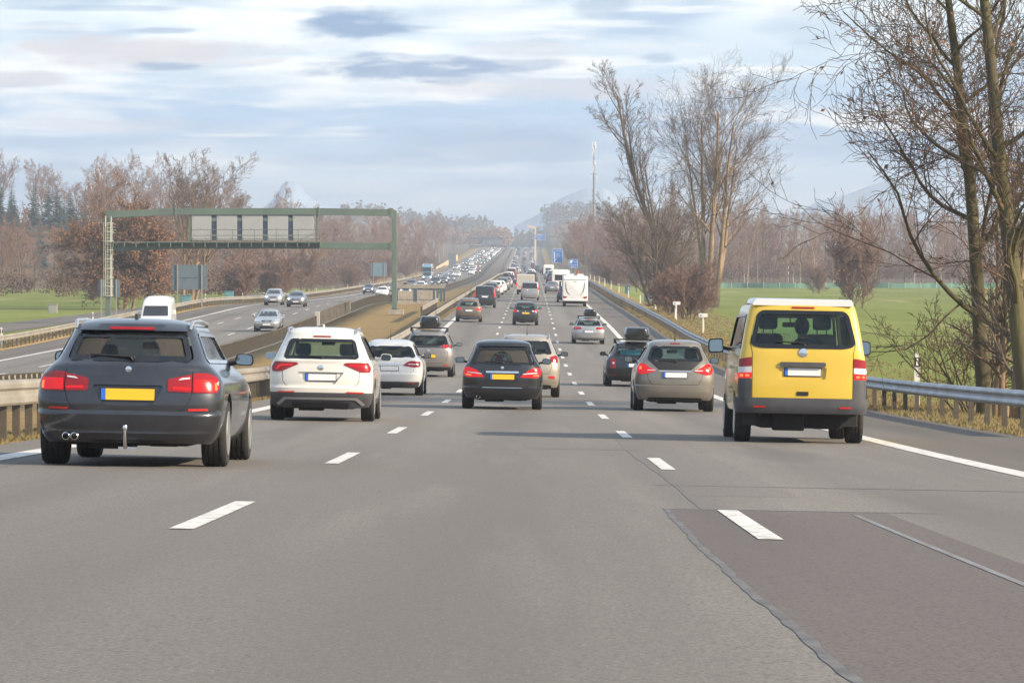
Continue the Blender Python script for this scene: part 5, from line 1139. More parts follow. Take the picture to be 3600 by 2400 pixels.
signback(225, 275.5, 642, 680.5, 348, 'dark back of a road sign behind the gantry ladder')
signback(1030.5, 1047.5, 582, 617, 1480, 'tall narrow dark sign back at the roadside before the tan wall')
# tan roadside wall, high barrier element, median crossing
mb = MB(); 
for i, (d0, d1) in enumerate(zip(frange(1380, 1740, 20), frange(1380, 1740, 20)[1:])):
    a, b = gp(-31.6, d0), gp(-31.6, d1); h = 1.1+1.3*i/18; mb.add([a, b, b+Vector((0, 0, h)), a+Vector((0, 0, h)), a+Vector((-.3, 0, 0)), b+Vector((-.3, 0, 0)), b+Vector((-.3, 0, h)), a+Vector((-.3, 0, h))], [(0, 1, 2, 3), (7, 6, 5, 4), (3, 2, 6, 7), (0, 3, 7, 4), (1, 5, 6, 2)])
tag(mb.build('retaining_wall', mat('tan_stone', (.55, .42, .26), .8, var=.1)), 'pale tan roadside wall far up beside the oncoming lanes', 'wall')
M_WALLB = mat('weathered_barrier', (.13, .115, .095), .8, .1, var=.3, vscale=3)
w_ = empty('median_wall', gp(-15.45, 290)); tag(w_, 'dark ribbed wall panel with pale end post in the median guardrail', 'barrier'); o0 = Vector(w_.location); mb = MB(); rb = MB()
dsw = frange(290, 341, 1.5); hh = lambda d: .92+.10*sstep(d, 290, 300)
for d0, d1 in zip(dsw, dsw[1:]):
    a, b = gp(-15.45, d0)-o0, gp(-15.45, d1)-o0; h0, h1 = hh(d0), hh(d1); mb.add([a, b, b+Vector((0, 0, h1)), a+Vector((0, 0, h0)), a+Vector((-.12, 0, 0)), b+Vector((-.12, 0, 0)), b+Vector((-.12, 0, h1)), a+Vector((-.12, 0, h0))], [(0, 1, 2, 3), (7, 6, 5, 4), (3, 2, 6, 7), (0, 3, 7, 4), (1, 5, 6, 2)])
    rb.box(a.x, a.x+.05, a.y-.05, a.y+.05, a.z, a.z+h0-.05)
mb.build('panel', M_WALLB, w_); rb.build('rib', M_WALLB, w_); MB().box(-.25, .12, -.35, -.05, -.3, 1.0).build('end_post', mat('pale_post', (.40, .37, .34), .7), w_, bevel=.03)
M_BL = mat('blue_grey_steel', (.07, .10, .14), .5, .3)
d = 395; br = empty('bridge_railing', gp(-9.5, d)); tag(br, 'blue grey railing across the median over a small underpass', 'railing'); o0 = Vector(br.location); k = d/F
def B(x, y): return at(x, y, d)-o0
mb = MB(); a, b = B(842, 656), B(1022, 653); mb.box(B(905, 0).x, b.x, -.1, .1, a.z-.28, a.z+.12); mb.build('top_beam', M_TANRAIL, br, bevel=.02)
mb = MB().box(B(905, 0).x, b.x, -.06, .06, B(0, 664).z, B(0, 658).z); mb.build('side_beam', M_BL, br)
for x0, x1 in ((905, 914), (949, 958), (994, 999), (1003, 1007), (1011, 1015), (1018, 1022)): MB().box(B(x0, 0).x, B(x1, 0).x, -.08, .08, B(0, 693).z, B(0, 658).z).build('post', M_BL, br)
MB().box(B(905, 0).x, b.x, -.05, .05, B(0, 689).z, B(0, 687.5).z).build('bottom_rail', M_BL, br)
tag(MB().box(B(903, 0).x+o0.x, B(1000, 0).x+o0.x, d+3, d+4, at(0, 690, d).z-.6, at(0, 668, d).z).build('retaining_wall', M_CONC, bevel=.03), 'low concrete parapet behind the blue grey median railing', 'wall')
# posts and small roadside things
M_WP = mat('white_post', (.70, .69, .66), .5); M_BP = mat('black_band', (.02, .02, .02), .5)
pm = [MB().prism([(-.06, -.3), (.06, -.3), (.06, .80), (-.06, .80)], -.05, .05).prism([(-.06, 1.0), (.06, 1.0), (.06, 1.06), (-.06, 1.12)], -.05, .05).mesh('body', M_WP), MB().prism([(-.06, .80), (.06, .80), (.06, 1.0), (-.06, 1.0)], -.051, .051).mesh('black_band', M_BP), MB().box(-.025, .025, -.056, .056, .83, .98).mesh('reflector', M_WP)]
def delin(u, d, label, group):
    r_ = empty('delineator_post', gp(u, d)); r_.rotation_euler = (0, 0, 0)
    for me, nm in zip(pm, ('body', 'black_band', 'reflector')): o = bpy.data.objects.new(nm, me); C.objects.link(o); o.parent = r_
    tag(r_, label, 'marker post', group); r_.scale = (.95, .95, 1.05) if d > 109 else (1.2, 1.2, 1.3)
delin(10.35, 108, 'tall white delineator with black band right of the yellow van', None)
for i in range(1, 14): delin(11, 108+50*i, 'white delineator post with black band behind the right guardrail, in the row beyond the van', 'delineator posts along the right verge')
for i in range(1, 20): delin(-31.7, 190+50*i, 'white delineator post behind the tan guardrail of the oncoming lanes', 'delineator posts along the far verge')
def kmsign(u, d, h, label):
    r_ = empty('kilometre_sign', gp(u, d)); tag(r_, label, 'sign'); MB().box(-.035, .035, -.03, .03, -.3, h).build('post', M_WP, r_); o = MB().box(-.28, .28, -.05, -.03, h-.18, h+.06).build('sign_board', M_WP, r_, bevel=.01); MB().box(-.22, -.05, -.056, -.05, h-.1, h-.04).build('marking', M_PLB, o)
kmsign(10.9, 256, 1.2, 'small blank white plate on a post at the foot of the bushes, nearer one'); kmsign(10.9, 303, 1.35, 'small white plate with blue mark beside a delineator, farther one')
def cabinet(xa, xb, ya, yb, d, label, m, name='cabinet'):
    k = d/F; c_ = at((xa+xb)/2, 600, d); g = gz(ux(c_.x, d), d); w_ = (xb-xa)*k/2; zt = (600-ya)*k; zb = min(g, (600-yb)*k)
    r_ = empty(name, (c_.x, d, zb-.0)); tag(r_, label, 'cabinet'); MB().box(-w_, w_, 0, .45, 0, zt-zb).build('housing', m, r_, bevel=.03); MB().box(-w_*1.08, w_*1.08, -.05, .5, zt-zb, zt-zb+.05).build('lid', m, r_); MB().box(-w_*.8, w_*.8, -.015, 0, .1, (zt-zb)*.9).build('door', m, r_, bevel=.008)
M_CB = mat('cabinet_blue', (.045, .12, .21), .5, var=.1); M_CT = mat('cabinet_teal', (.10, .25, .28), .5, var=.2, vscale=3); M_CG = mat('cabinet_grey', (.26, .27, .25), .6)
cabinet(1480, 1495, 669, 695, 436, 'tall dark blue roadside cabinet behind the right guardrail', M_CB); cabinet(1436, 1447, 657.5, 680, 520, 'narrower blue cabinet farther along the right guardrail', M_CB)
cabinet(414, 439, 679, 697, 372, 'low teal box behind the tan rail below the wide sign back', M_CT); cabinet(516, 536, 669, 684, 426, 'small teal box behind the tan rail right of the wide sign back', M_CT)
cabinet(110, 131, 699, 722, 400, 'small grey cabinet standing alone in the left meadow', M_CG)
def sos(x, d, label):
    X = at(x, 0, d).x; r_ = empty('emergency_phone', (X, d, gz(ux(X, d), d))); tag(r_, label, 'emergency phone'); M_O = mat('signal_orange', (.80, .16, .04), .5); MB().lathe([(.16, -.2), (.16, 1.5), (.22, 1.55), (.22, 2.0), (.1, 2.1)], 0, 0, 0, 12, 'z').build('column', M_O, r_, 40); MB().box(-.12, .12, -.24, -.2, 1.2, 1.5).build('handset_flap', M_WP, r_)
sos(1327, 640, 'orange emergency phone column below the small blue exit sign'); sos(867, 905, 'orange emergency phone column below the bluish sign back')
# inverted L shaped tan column in the distance
d = 1900; k = d/F; c_ = at(1217.5, 600, d); g = gz(ux(c_.x, d), d); r_ = empty('street_lamp', (c_.x+2.5, d, g)); tag(r_, 'tall sunlit orange tan lamp column with short arm left of the overhead sign', 'lamp')
M_OR = mat('sunlit_tan_tone', (.72, .52, .34), .6); zt = (600-522)*k-g  # orange of the sunlight is put into the column's tan colour
MB().add([(s_*.45*q_, t_*.45*q_, z) for z, q_ in ((-1, 1.1), (zt, .75)) for s_, t_ in ((-1, -1), (1, -1), (1, 1), (-1, 1))], [(0, 1, 2, 3), (7, 6, 5, 4), (0, 4, 5, 1), (1, 5, 6, 2), (2, 6, 7, 3), (3, 7, 4, 0)]).build('column', M_OR, r_)
MB().prism([(.3, zt-.9), (.3, zt+.1), (-3.2, zt+.9), (-4, zt+.7), (-4, zt+.3)], -.4, .4).build('lamp_arm', M_OR, r_)
# bridge across, at the crest
d = 2440; tag(MB().prism([(at(1172, 0, d).x, at(0, 573.5, d).z), (at(1258, 0, d).x, at(0, 574.5, d).z), (at(1258, 0, d).x, at(0, 573.2, d).z), (at(1172, 0, d).x, at(0, 572.0, d).z)], d, d+6).build('bridge_deck', mat('pale_concrete', (.6, .56, .5), .8)), 'thin pale bridge deck across the road at the crest', 'bridge')
# mast
d = 1500; k = d/F; c_ = at(1364.5, 600, d); zb = 3.0; r_ = empty('radio_mast', (c_.x, d, zb)); tag(r_, 'slender grey radio mast with antennas rising above the right hand wood', 'mast')
Z = lambda y: (600-y)*k-zb
M_MA = mat('mast_steel', (.26, .25, .25), .4, .3)
MB().tube([(0, 0, -6), (0, 0, Z(405))], [.48, .44], 14).build('lower_tube', M_MA, r_, 60); MB().tube([(0, 0, Z(405)), (0, 0, Z(334))], [.26, .24], 12).build('upper_tube', M_MA, r_, 60)
mb = MB()
for y0, y1, x, w_ in ((326, 343, .45, .28), (325, 340, -.65, .14), (345, 362, .22, .12), (368, 378, .28, .26), (352, 358, -.6, .2), (338, 352, -.30, .16), (380, 394, -.34, .14)): mb.box(x-w_, x+w_, -.3, .3, Z(y1), Z(y0))
mb.build('antenna_panel', M_SW, r_, bevel=.05)
mb = MB().box(-1.35, 1.2, -.1, .1, Z(401.5), Z(399.5)); mb.build('cross_arm', M_MA, r_); 
for x in (-1.25, 1.15): MB().box(x-.12, x+.12, -.1, .1, Z(414), Z(400)).build('antenna_rod', M_SW, r_)
mb = MB(); [mb.box(-.95, -.3, -.1, .1, Z(y+1), Z(y-.6)) for y in (436, 441, 447, 452)]; mb.build('small_antenna', M_MA, r_); MB().box(-1.1, .8, -.5, .5, Z(461), Z(459.5)).build('platform', M_MA, r_)
# green net fence across the meadow
M_NET = mat('green_net', (.08, .19, .15), .8, var=.3, vscale=.12, alt=(.24, .42, .32), stretch=(1, 1, .2), lo=.45, hi=.6); fn = empty('net_fence', at(1900, 662, 700)); tag(fn, 'long low green net fence along the far edge of the right meadow', 'fence'); o0 = Vector(fn.location); mb = MB(); pb = MB()
xs = frange(1645, 2420, 9); g_ = [(at(x, 0, 700).x-o0.x, 1.2*math.sin(x*.02), -.05+.06*math.sin(x*.13)) for x in xs]
for i in range(len(xs)-1): (a, y, z), (b, y2, z2) = g_[i], g_[i+1]; mb.add([(a, y, z), (b, y2, z2), (b, y2, z2+.98), (a, y, z+.94), (a, y+.02, z), (b, y2+.02, z2), (b, y2+.02, z2+.98), (a, y+.02, z+.94)], [(0, 1, 2, 3), (7, 6, 5, 4), (3, 2, 6, 7)]); pb.box(a-.03, a+.03, y-.06, y, -.2, 1.05) if i % 4 == 0 else None
mb.build('net', M_NET, fn); pb.build('post', M_WP, fn)

# ------------------------------------------------------------------ trees
def grow(seed, H, o):
    rn = random.Random(seed); out = []
    def rv(d, ang, az=None):
        ax = d.orthogonal().normalized(); ax = Matrix.Rotation(rn.uniform(0, 2*math.pi) if az is None else az, 3, d) @ ax; return (Matrix.Rotation(ang, 3, ax) @ d).normalized()
    def br(p, d, L, r, lv):
        n = o['seg'][min(lv, len(o['seg'])-1)]; pts = [p]; rs = [r]; q = p.copy(); dd = d.copy(); up = o['up'][min(lv, len(o['up'])-1)]; wb = o['wob'][min(lv, len(o['wob'])-1)]
        for i in range(n):
            dd = (dd+Vector((rn.gauss(0, wb), rn.gauss(0, wb), rn.gauss(0, wb)+up))).normalized(); q = q+dd*(L/n); pts.append(q.copy()); rs.append(max(o['rmin'], r*(1-(i+1)/n*o.get('tap', .75))))
        out.append((lv, pts, rs))
        if lv >= o['lev']: return
        nc = o['n'][lv]; st = o['st'][min(lv, len(o['st'])-1)]
        for j in range(nc):
            t = st+(1-st)*(j+rn.random()*.9)/nc; t = min(t, .999); i = int(t*n); f = t*n-i; bp = pts[i].lerp(pts[i+1], f); bd = (pts[i+1]-pts[i]).normalized()
            cd = rv(bd, rn.uniform(*o['ang'][min(lv, len(o['ang'])-1)])); lf = o['lr'][min(lv, len(o['lr'])-1)]*(1.15-o.get('cone', .55)*t)*rn.uniform(.7, 1.2)
            br(bp, cd, L*lf, max(o['rmin'], (rs[i]*(1-f)+rs[i+1]*f)*o.get('rr', .62)), lv+1)
    for (x, y, dx, dy, hf, rf) in o.get('stems', [(0, 0, 0, 0, 1, 1)]): br(Vector((x, y, -.3)), Vector((dx, dy, 1)).normalized(), H*hf*o.get('tf', .8), o['r0']*rf, 0)
    return out
M_BARK = mat('bark', (.115, .085, .055), .95, var=.35, vscale=3, bump=.8, bscale=12, stretch=(1, 1, .25)); M_BARKM = mat('mossy_bark', (.085, .070, .045), .95, var=.4, vscale=2.2, alt=(.105, .095, .040), bump=.8, bscale=14, stretch=(1, 1, .3))
M_TANB = mat('tan_bark', (.24, .165, .10), .95, var=.3, bump=.5, bscale=12); M_TW = mat('twigs_brown', (.115, .075, .05), .95); M_TWR = mat('twigs_reddish', (.235, .145, .105), .95, var=.2, vscale=.15); M_TWT = mat('twigs_tan', (.31, .195, .115), .95, var=.2, vscale=.15); M_TWG = mat('twigs_grey', (.14, .105, .080), .95)
M_TWM = mat('twigs_mauve', (.22, .135, .105), .95, var=.2, vscale=.2); M_CON = mat('needles', (.028, .055, .040), .9, var=.3, vscale=.4); M_BIRCH = mat('birch_bark', (.48, .43, .35), .8, var=.4, vscale=2, lo=.5, hi=.7)
M_LEAF = mat('withered_leaves', (.20, .095, .045), .8, var=.35, vscale=.6)
def tree_mesh(seg, lt=1, k=(8, 6, 4, 3, 3, 3), mt=M_BARK, mc=M_TW, leaf=0, seed=0, lsz=.1, sm_=None):
    a, b = MB(), MB(); rn = random.Random(seed); top = max(s[0] for s in seg)
    for lv, pts, rs in seg: (a if lv <= lt else b).tube(pts, rs, k[min(lv, 5)], 0, False)
    mi = 0
    if leaf:
        tips = [s for s in seg if s[0] >= top-1]
        for i in range(leaf):
            s_ = rn.choice(tips); p = rn.choice(s_[1])+Vector((rn.gauss(0, .15), rn.gauss(0, .15), rn.gauss(0, .15))); u_ = Vector((rn.gauss(0, 1), rn.gauss(0, 1), rn.gauss(0, 1))).normalized()*lsz; v_ = u_.orthogonal().normalized()*lsz*.7; b.add([p-u_, p+v_, p+u_, p-v_], [(0, 1, 2, 3)], 1)
    return a.mesh('trunk', mt, 1, False), b.mesh('crown', [mc, M_LEAF], 1, False)
def tree(name, meshes, x, d, s, rz, label, cat='tree', group=None, z=None, X=None, sz=1):
    X = (x-1176)*d/F if X is None else X; g = gz(ux(X, d), d) if z is None else z; r_ = empty(name, (X, d, g-.05), rz); r_.scale = (s, s, s*sz); tag(r_, label, cat, group)
    for nm, me in zip(('trunk', 'crown'), meshes): o = bpy.data.objects.new(nm, me); C.objects.link(o); o.parent = r_
    return r_
BASE = dict(seg=(8, 5, 4, 3, 3, 2), up=(.03, .10, .09, .06, .03), wob=(.06, .10, .14, .18, .2), n=(9, 7, 6, 5, 4), st=(.22, .25, .2, .15), ang=((.5, .95), (.45, .85), (.4, .9), (.4, 1.0)), lr=(.62, .55, .5, .5), r0=.22, rmin=.010, lev=4)
def B_(**k): b = dict(BASE); b.update(k); return b
# near trees beside the right guardrail
oak = B_(seg=(12, 9, 6, 5, 4, 3), n=(20, 8, 7, 5, 3), lev=4, r0=.205, rmin=.0065, up=(.02, .045, .02, .03, .02), wob=(.05, .14, .18, .2, .22), ang=((.65, 1.15), (.4, .85), (.4, .9), (.4, 1.0)), lr=(.345, .55, .52, .5), st=(.20, .12, .12), cone=.35, tf=1, rr=.42)
oak['stems'] = [(0, 0, -.015, .0, 1, 1)]; oak['wob'] = (.022, .14, .18, .2, .22)
tree('tree', tree_mesh(grow(5, 13.5, oak), 1, (14, 8, 6, 4, 3, 3), M_BARKM, M_TW, 500, 1, .07), 2262, 98, 1, .3, 'bare mossy tree with paired trunk behind the right guardrail, its limbs reaching over the road', sz=1)
oak2 = dict(oak); oak2.update(n=(18, 8, 7, 5, 3), r0=.235, stems=[(0, 0, -.12, 0, 1, 1), (.5, .3, .35, .2, .9, .8)], lr=(.32, .55, .52, .5))
tree('tree', tree_mesh(grow(21, 14.5, oak2), 1, (14, 8, 6, 4, 3, 3), M_BARKM, M_TW, 400, 2, .07), 2368, 93, 1, 0, 'dark bare tree with thick bent trunk at the right edge of the picture')
sap = B_(seg=(8, 5, 4, 3), n=(14, 6, 5), lev=3, r0=.085, rmin=.006, up=(.05, .08, .05), wob=(.05, .12, .16, .2), ang=((.5, 1.0), (.4, .9)), lr=(.36, .45, .45), tf=1)
for i, (x, d, h, sd) in enumerate(((2288, 97, 5.4, 1), (2300, 95, 4.6, 2), (2312, 99, 6.2, 3), (2327, 94, 5.0, 4), (2341, 96, 6.5, 5), (2275, 101, 3.6, 6))):
    tree('sapling', tree_mesh(grow(40+sd, h, dict(sap, r0=.075+.012*sd)), 0, (8, 5, 4, 3), M_TANB, M_TWG), x, d, 1, i, ('thin straight', 'short leaning', 'tall brown', 'stubby forked', 'tall pale', 'small twiggy')[i]+' sapling in the clump between the two big trees on the right', 'sapling')
bushy = B_(seg=(5, 4, 3, 3), n=(8, 6, 5), lev=3, r0=.04, rmin=.005, up=(.02, .03, .0), wob=(.1, .14, .2, .2), ang=((.4, 1.0), (.4, .9)), lr=(.5, .5, .45), tf=1, stems=[(.1*math.cos(i), .1*math.sin(i), .8*math.cos(i*1.7), .8*math.sin(i*1.7), 1, 1) for i in range(7)])
tree('bush', tree_mesh(grow(61, 2.6, bushy), 0, (5, 4, 3, 3), M_BARK, M_TW), 2228, 99, 1, 0, 'low bare bush with arching twigs left of the mossy tree trunk', 'bush', sz=1.2)
# tall multi stemmed tree
tall = B_(seg=(12, 7, 5, 4, 3), n=(12, 7, 5, 4), lev=4, r0=.42, rmin=.012, up=(.02, .06, .06, .05), wob=(.025, .07, .12, .16, .2), ang=((.45, .95), (.4, .85), (.4, .9), (.4, .9)), lr=(.36, .5, .5, .5), st=(.34, .2, .2), cone=.3, tf=1, rr=.5, stems=[(-.6, 0, -.06, 0, .96, .85), (.2, .4, .0, 0, 1, 1), (.8, -.2, .09, .0, .95, .9), (.4, .2, .24, .1, .86, .7), (-.2, .3, -.14, .05, .90, .6)])
tree('tall_tree', tree_mesh(grow(8, 25.6, tall), 1, (12, 6, 4, 3, 3), mat('pale_bark', (.26, .18, .11), .95, var=.3, vscale=1, bump=.5), M_TW), 1630, 425, .82, 0, 'tallest bare tree with several tan trunks rising together in the meadow edge')
lean = B_(seg=(12, 7, 5, 4, 3), n=(14, 7, 6, 4), lev=4, r0=.40, rmin=.014, up=(.045, .09, .07, .06), wob=(.03, .08, .12, .16, .2), ang=((.35, .8), (.35, .8), (.4, .9), (.4, .9)), lr=(.32, .5, .5, .5), st=(.34, .2, .2), tf=1, rr=.5, stems=[(0, 0, -.52, 0, 1, 1)])
tree('leaning_tree', tree_mesh(grow(12, 25, lean), 1, (12, 6, 4, 3, 3), M_BARK, M_TW), 1600, 432, 1, 0, 'tall bare tree leaning left out of the clump beside the tallest tree')
fan = B_(seg=(8, 6, 5, 3), n=(15, 9, 7), lev=3, r0=.13, rmin=.014, up=(.035, .05, .03), wob=(.06, .10, .14, .18), ang=((.4, .9), (.35, .8), (.4, .9)), lr=(.45, .45, .45), st=(.12, .15, .1), tf=1, stems=[(.4*math.cos(i*2.1), .4*math.sin(i*2.1), .34*math.cos(i*2.4), .34*math.sin(i*2.4), (.95, .9, 1, .82, .86, .92, .75)[i], 1) for i in range(7)])
fanm = tree_mesh(grow(31, 11.3, fan), 0, (8, 4, 3, 3), M_BARK, M_TWG); tree('bushy_tree', fanm, 1502, 395, 1, 0, 'dense fan shaped bare tree behind the right guardrail left of the tall trees')
fanb = tree_mesh(grow(35, 4.2, dict(fan, r0=.05, rmin=.012)), 0, (5, 4, 3, 3), M_TWM, M_TWM)
for i, (x, d, s, lab) in enumerate(((1545, 330, .9, 'brown bush at the foot of the fan shaped tree'), (1582, 310, 1.0, 'wide reddish brown thicket under the leaning tree trunk'), (1612, 345, .85, 'low brown bush in front of the tall tree trunks'), (1965, 420, 1.5, 'lone multi stemmed bare bush standing in the right meadow'), (1876, 600, 1.0, 'small faint bush in the meadow close to the green net fence'))):
    tree('bush', fanb, x, d, s, i*1.3, lab, 'bush', sz=1 if i != 3 else 1.5)
tree('bush', fanb, 1520, 350, .8, 2, 'brown bush between the blue cabinet and the kilometre plate', 'bush')
# left of the gantry
tree('leafy_tree', tree_mesh(grow(77, 15, B_(n=(20, 9, 8, 5), r0=.3, rmin=.015, up=(.0, .03, .03, .03), lr=(.42, .5, .5, .5), st=(.14, .2, .2), cone=.15, ang=((.8, 1.35), (.4, .9), (.4, .9)), stems=[(0, 0, 0, 0, 1, 1), (.9, .2, .15, 0, .9, .8), (-.7, .1, -.25, 0, .85, .7)])), 1, (10, 6, 4, 3, 3), M_TANB, M_TW, 16000, 3, .15), 288, 430, .80, 0, 'round crowned tree keeping its withered rust brown leaves, behind the gantry left end')
tree('bare_tree', tree_mesh(grow(51, 16.5, B_(n=(12, 7, 6, 4), r0=.26, rmin=.014, lr=(.5, .5, .5, .5), st=(.3, .2, .2), up=(.02, .12, .1, .06), stems=[(-.4, 0, -.13, 0, 1, 1), (.3, 0, .02, 0, 1, 1), (.7, .1, .17, 0, .95, .9)], tf=1)), 1, (10, 6, 4, 3, 3), M_TANB, M_TWG, 300, 4, .12), 433, 445, .84, 0, 'tall open bare tree rising above the middle of the sign gantry')
# prototypes for the woods
P_ROUND = [tree_mesh(grow(100+i, 14, B_(n=(11, 7, 6, 4), rmin=.022, r0=.2, lr=(.5, .5, .5, .5), st=(.2, .2, .2), ang=((.5, 1.0), (.4, .9), (.4, .9)), tf=.95)), 1, (6, 4, 3, 3, 3), M_BARK, m) for i, m in enumerate((M_TWR, M_TWT, M_TWM, M_TWR))]
P_SLIM = [tree_mesh(grow(120+i, 16, B_(n=(26, 6, 5), lev=3, rmin=.02, r0=.15, lr=(.2, .5, .5), st=(.18, .2, .2), cone=.5, ang=((.4, .9), (.4, .9)), tf=1)), 0, (6, 4, 3, 3), b, m) for i, (m, b) in enumerate(((M_TWM, M_BIRCH), (M_TWM, M_BARK), (M_TWT, M_BIRCH)))]
P_BUSH = [tree_mesh(grow(140+i, 5, dict(fan, r0=.05, rmin=.018)), 0, (4, 3, 3, 3), m, m) for i, m in enumerate((M_TWR, M_TWM))]
def conifer(seed, H):
    rn = random.Random(seed); a, b = MB(), MB(); a.tube([(0, 0, -.3), (0, 0, H*.95)], [.2, .03], 6, 0, False)
    z = H*.10
    while z < H:
        r_ = (H-z)*.30*rn.uniform(.8, 1.15)+.12; n = 9
        for j in range(n):
            t = rn.uniform(0, 6.28); c_, s_ = math.cos(t), math.sin(t); r2 = r_*rn.uniform(.65, 1.1); dz = -r2*.35; w_ = r2*.28
            p0, p1 = Vector((0, 0, z)), Vector((c_*r2, s_*r2, z+dz)); sd = Vector((-s_, c_, 0)); m_ = p0.lerp(p1, .6); b.add([p0, m_+sd*w_, p1, m_-sd*w_, m_+Vector((0, 0, -.3*r2*.4))], [(0, 1, 2), (0, 2, 3), (0, 4, 2)])
        z += .34+.012*H
    return a.mesh('trunk', M_BARK, None, False), b.mesh('crown', M_CON, None, False)
P_CON = [conifer(1, 18), conifer(2, 15)]
rt = random.Random(5); cnt = 0
def wood(n, fx, protos, sc, lab, grp, name='bare_tree', cat='tree', szr=(.85, 1.15)):
    global cnt
    for i in range(n):
        u, d = fx(i, n); me = rt.choice(protos); X = u+.005*d; cnt += 1
        if not -.14*d < X < .14*d: continue
        tree(name, me, 0, d, rt.uniform(*sc), rt.uniform(0, 6.28), lab, cat, grp, X=X, sz=rt.uniform(*szr))
U = rt.uniform
wood(24, lambda i, n: (-37-U(0, 8), 480+i*46+U(-15, 15)), P_ROUND, (.5, .75), 'reddish bare tree in the front row of the wood along the oncoming lanes', 'front row of the left roadside wood')
wood(30, lambda i, n: (-48-U(0, 16), 520+i*42+U(-20, 20)), P_ROUND, (.78, 1.08), 'bare pinkish brown tree deep in the left roadside wood', 'second row of the left roadside wood')
wood(14, lambda i, n: (-34-U(0, 4), 460+i*70+U(-20, 20)), P_BUSH, (.8, 1.3), 'low bare scrub along the tan guardrail of the oncoming lanes', 'scrub along the left roadside wood', 'bush', 'bush')
wood(54, lambda i, n: (-64-U(0, 50), 620+i*8+U(-20, 20)), P_ROUND, (.52, .78), 'bare brown tree in the low wood behind the left meadow', 'low wood behind the left meadow')
wood(26, lambda i, n: (-104+i*2.1+U(-2, 2), 640+U(-15, 35)), P_ROUND+P_BUSH, (.48, .66), 'rounded mauve brown tree at the left meadow edge', 'trees at the left meadow edge')
wood(64, lambda i, n: (-165+i*1.5+U(-3, 3), 930+U(-60, 50)), P_CON, (.55, .78), 'dark bluish conifer on the slope behind the left meadow', 'conifers on the left slope', 'conifer')
wood(17, lambda i, n: (-160+i*5.5+U(-2, 2), 1010+U(-25, 25)), P_ROUND, (.76, 1.0), 'bare tree standing on the left ridge against the sky', 'bare trees on the left ridge')
wood(26, lambda i, n: (-150+i*4.6+U(-2, 2), 1240+U(-60, 60)), P_ROUND, (.95, 1.25), 'pinkish tree of the hazy ridge behind the gantry', 'hazy ridge behind the gantry')
wood(10, lambda i, n: (-36-U(0, 14), 1500+i*45), P_ROUND+P_SLIM, (.95, 1.25), 'tall bare tree where the left wood ends at the far bend', 'tall trees at the end of the left wood')
wood(80, lambda i, n: (33+i*1.25+U(-1.5, 1.5), 790+U(-25, 60)), P_SLIM, (.74, .95), 'slender bare tree in the wood behind the green net fence', 'slender trees behind the green net fence')
wood(34, lambda i, n: (28+i*3.3+U(-1.5, 1.5), 930+U(-25, 60)), P_ROUND, (.75, 1.0), 'hazy rounded tree behind the slender wood on the right', 'hazy trees behind the slender wood')
wood(62, lambda i, n: (13+U(0, 40), 850+i*15+U(-10, 10)), P_ROUND, (.66, .98), 'reddish bare tree of the right roadside wood below the mast', 'right roadside wood below the mast')
wood(8, lambda i, n: (14+U(0, 9), 560+i*40+U(-10, 10)), P_ROUND[2:3]+P_SLIM[1:2], (.5, .72), 'faint bare tree beside the meadow left of the fan shaped tree', 'faint trees left of the fan shaped tree')
wood(14, lambda i, n: (13+U(0, 12), 700+i*45+U(-10, 10)), P_BUSH, (.9, 1.5), 'bare scrub in front of the right roadside wood', 'scrub of the right roadside wood', 'bush', 'bush')
# far wooded hill: nobody could count these
def mass(name, n, fx, h, m, label):
    mb = MB(); rn = random.Random(n)
    for i in range(n):
        u, d = fx(rn); X = u+.005*d
        if abs(X) > .14*d: continue
        g = gz(ux(X, d), d); hh_ = h*rn.uniform(.7, 1.2)
        for j in range(26 if h > 8 else 60):
            a_ = rn.uniform(0, 6.28); r_ = hh_*.28*math.sqrt(rn.random()); zc = g+hh_*(.25+.72*rn.random()*(1-(r_/(hh_*.4))**2)); s_ = hh_*(rn.uniform(.05, .11) if h > 8 else rn.uniform(.025, .055)); c_ = Vector((X+r_*math.cos(a_), d+r_*math.sin(a_), zc))
            u_ = Vector((rn.gauss(0, 1), rn.gauss(0, 1), rn.gauss(0, 1))).normalized()*s_; v_ = u_.orthogonal().normalized()*s_*.8; w_ = u_.cross(v_).normalized()*s_*.8; mb.add([c_-u_, c_+v_, c_+u_, c_-v_, c_+w_], [(0, 1, 4), (1, 2, 4), (2, 3, 4), (3, 0, 4)])
    tag(mb.build(name, m, fix=False), label, None, None, 'stuff')
mass('forest', 900, lambda r: (r.uniform(-420, 420), r.uniform(3000, 3700)), 17, mat('far_wood', (.11, .085, .07), .95, var=.3, vscale=.02, alt=(.05, .07, .06)), 'hazy wooded hills on the horizon beyond the road')
mass('forest', 420, lambda r: (r.choice((r.uniform(-110, -34), r.uniform(-30, -16), r.uniform(16, 80))), r.uniform(2450, 2760)), 12, mat('far_wood_red', (.24, .15, .11), .95, var=.25, vscale=.02), 'reddish hazy wood beyond the crest of the road')
mass('undergrowth', 1500, lambda r: (r.choice((r.uniform(-62, -35), r.uniform(-62, -35), r.uniform(-130, -40))), r.uniform(650, 1500) if r.random() < .8 else r.uniform(480, 650)), 4, mat('undergrowth', (.13, .085, .06), .95, var=.3, vscale=.3), 'brown undergrowth below the left roadside wood')
mass('undergrowth', 900, lambda r: (r.choice((r.uniform(15, 40), r.uniform(35, 140))), r.uniform(800, 960)), 5, mat('undergrowth', (0, 0, 0)), 'brown undergrowth below the right woods')
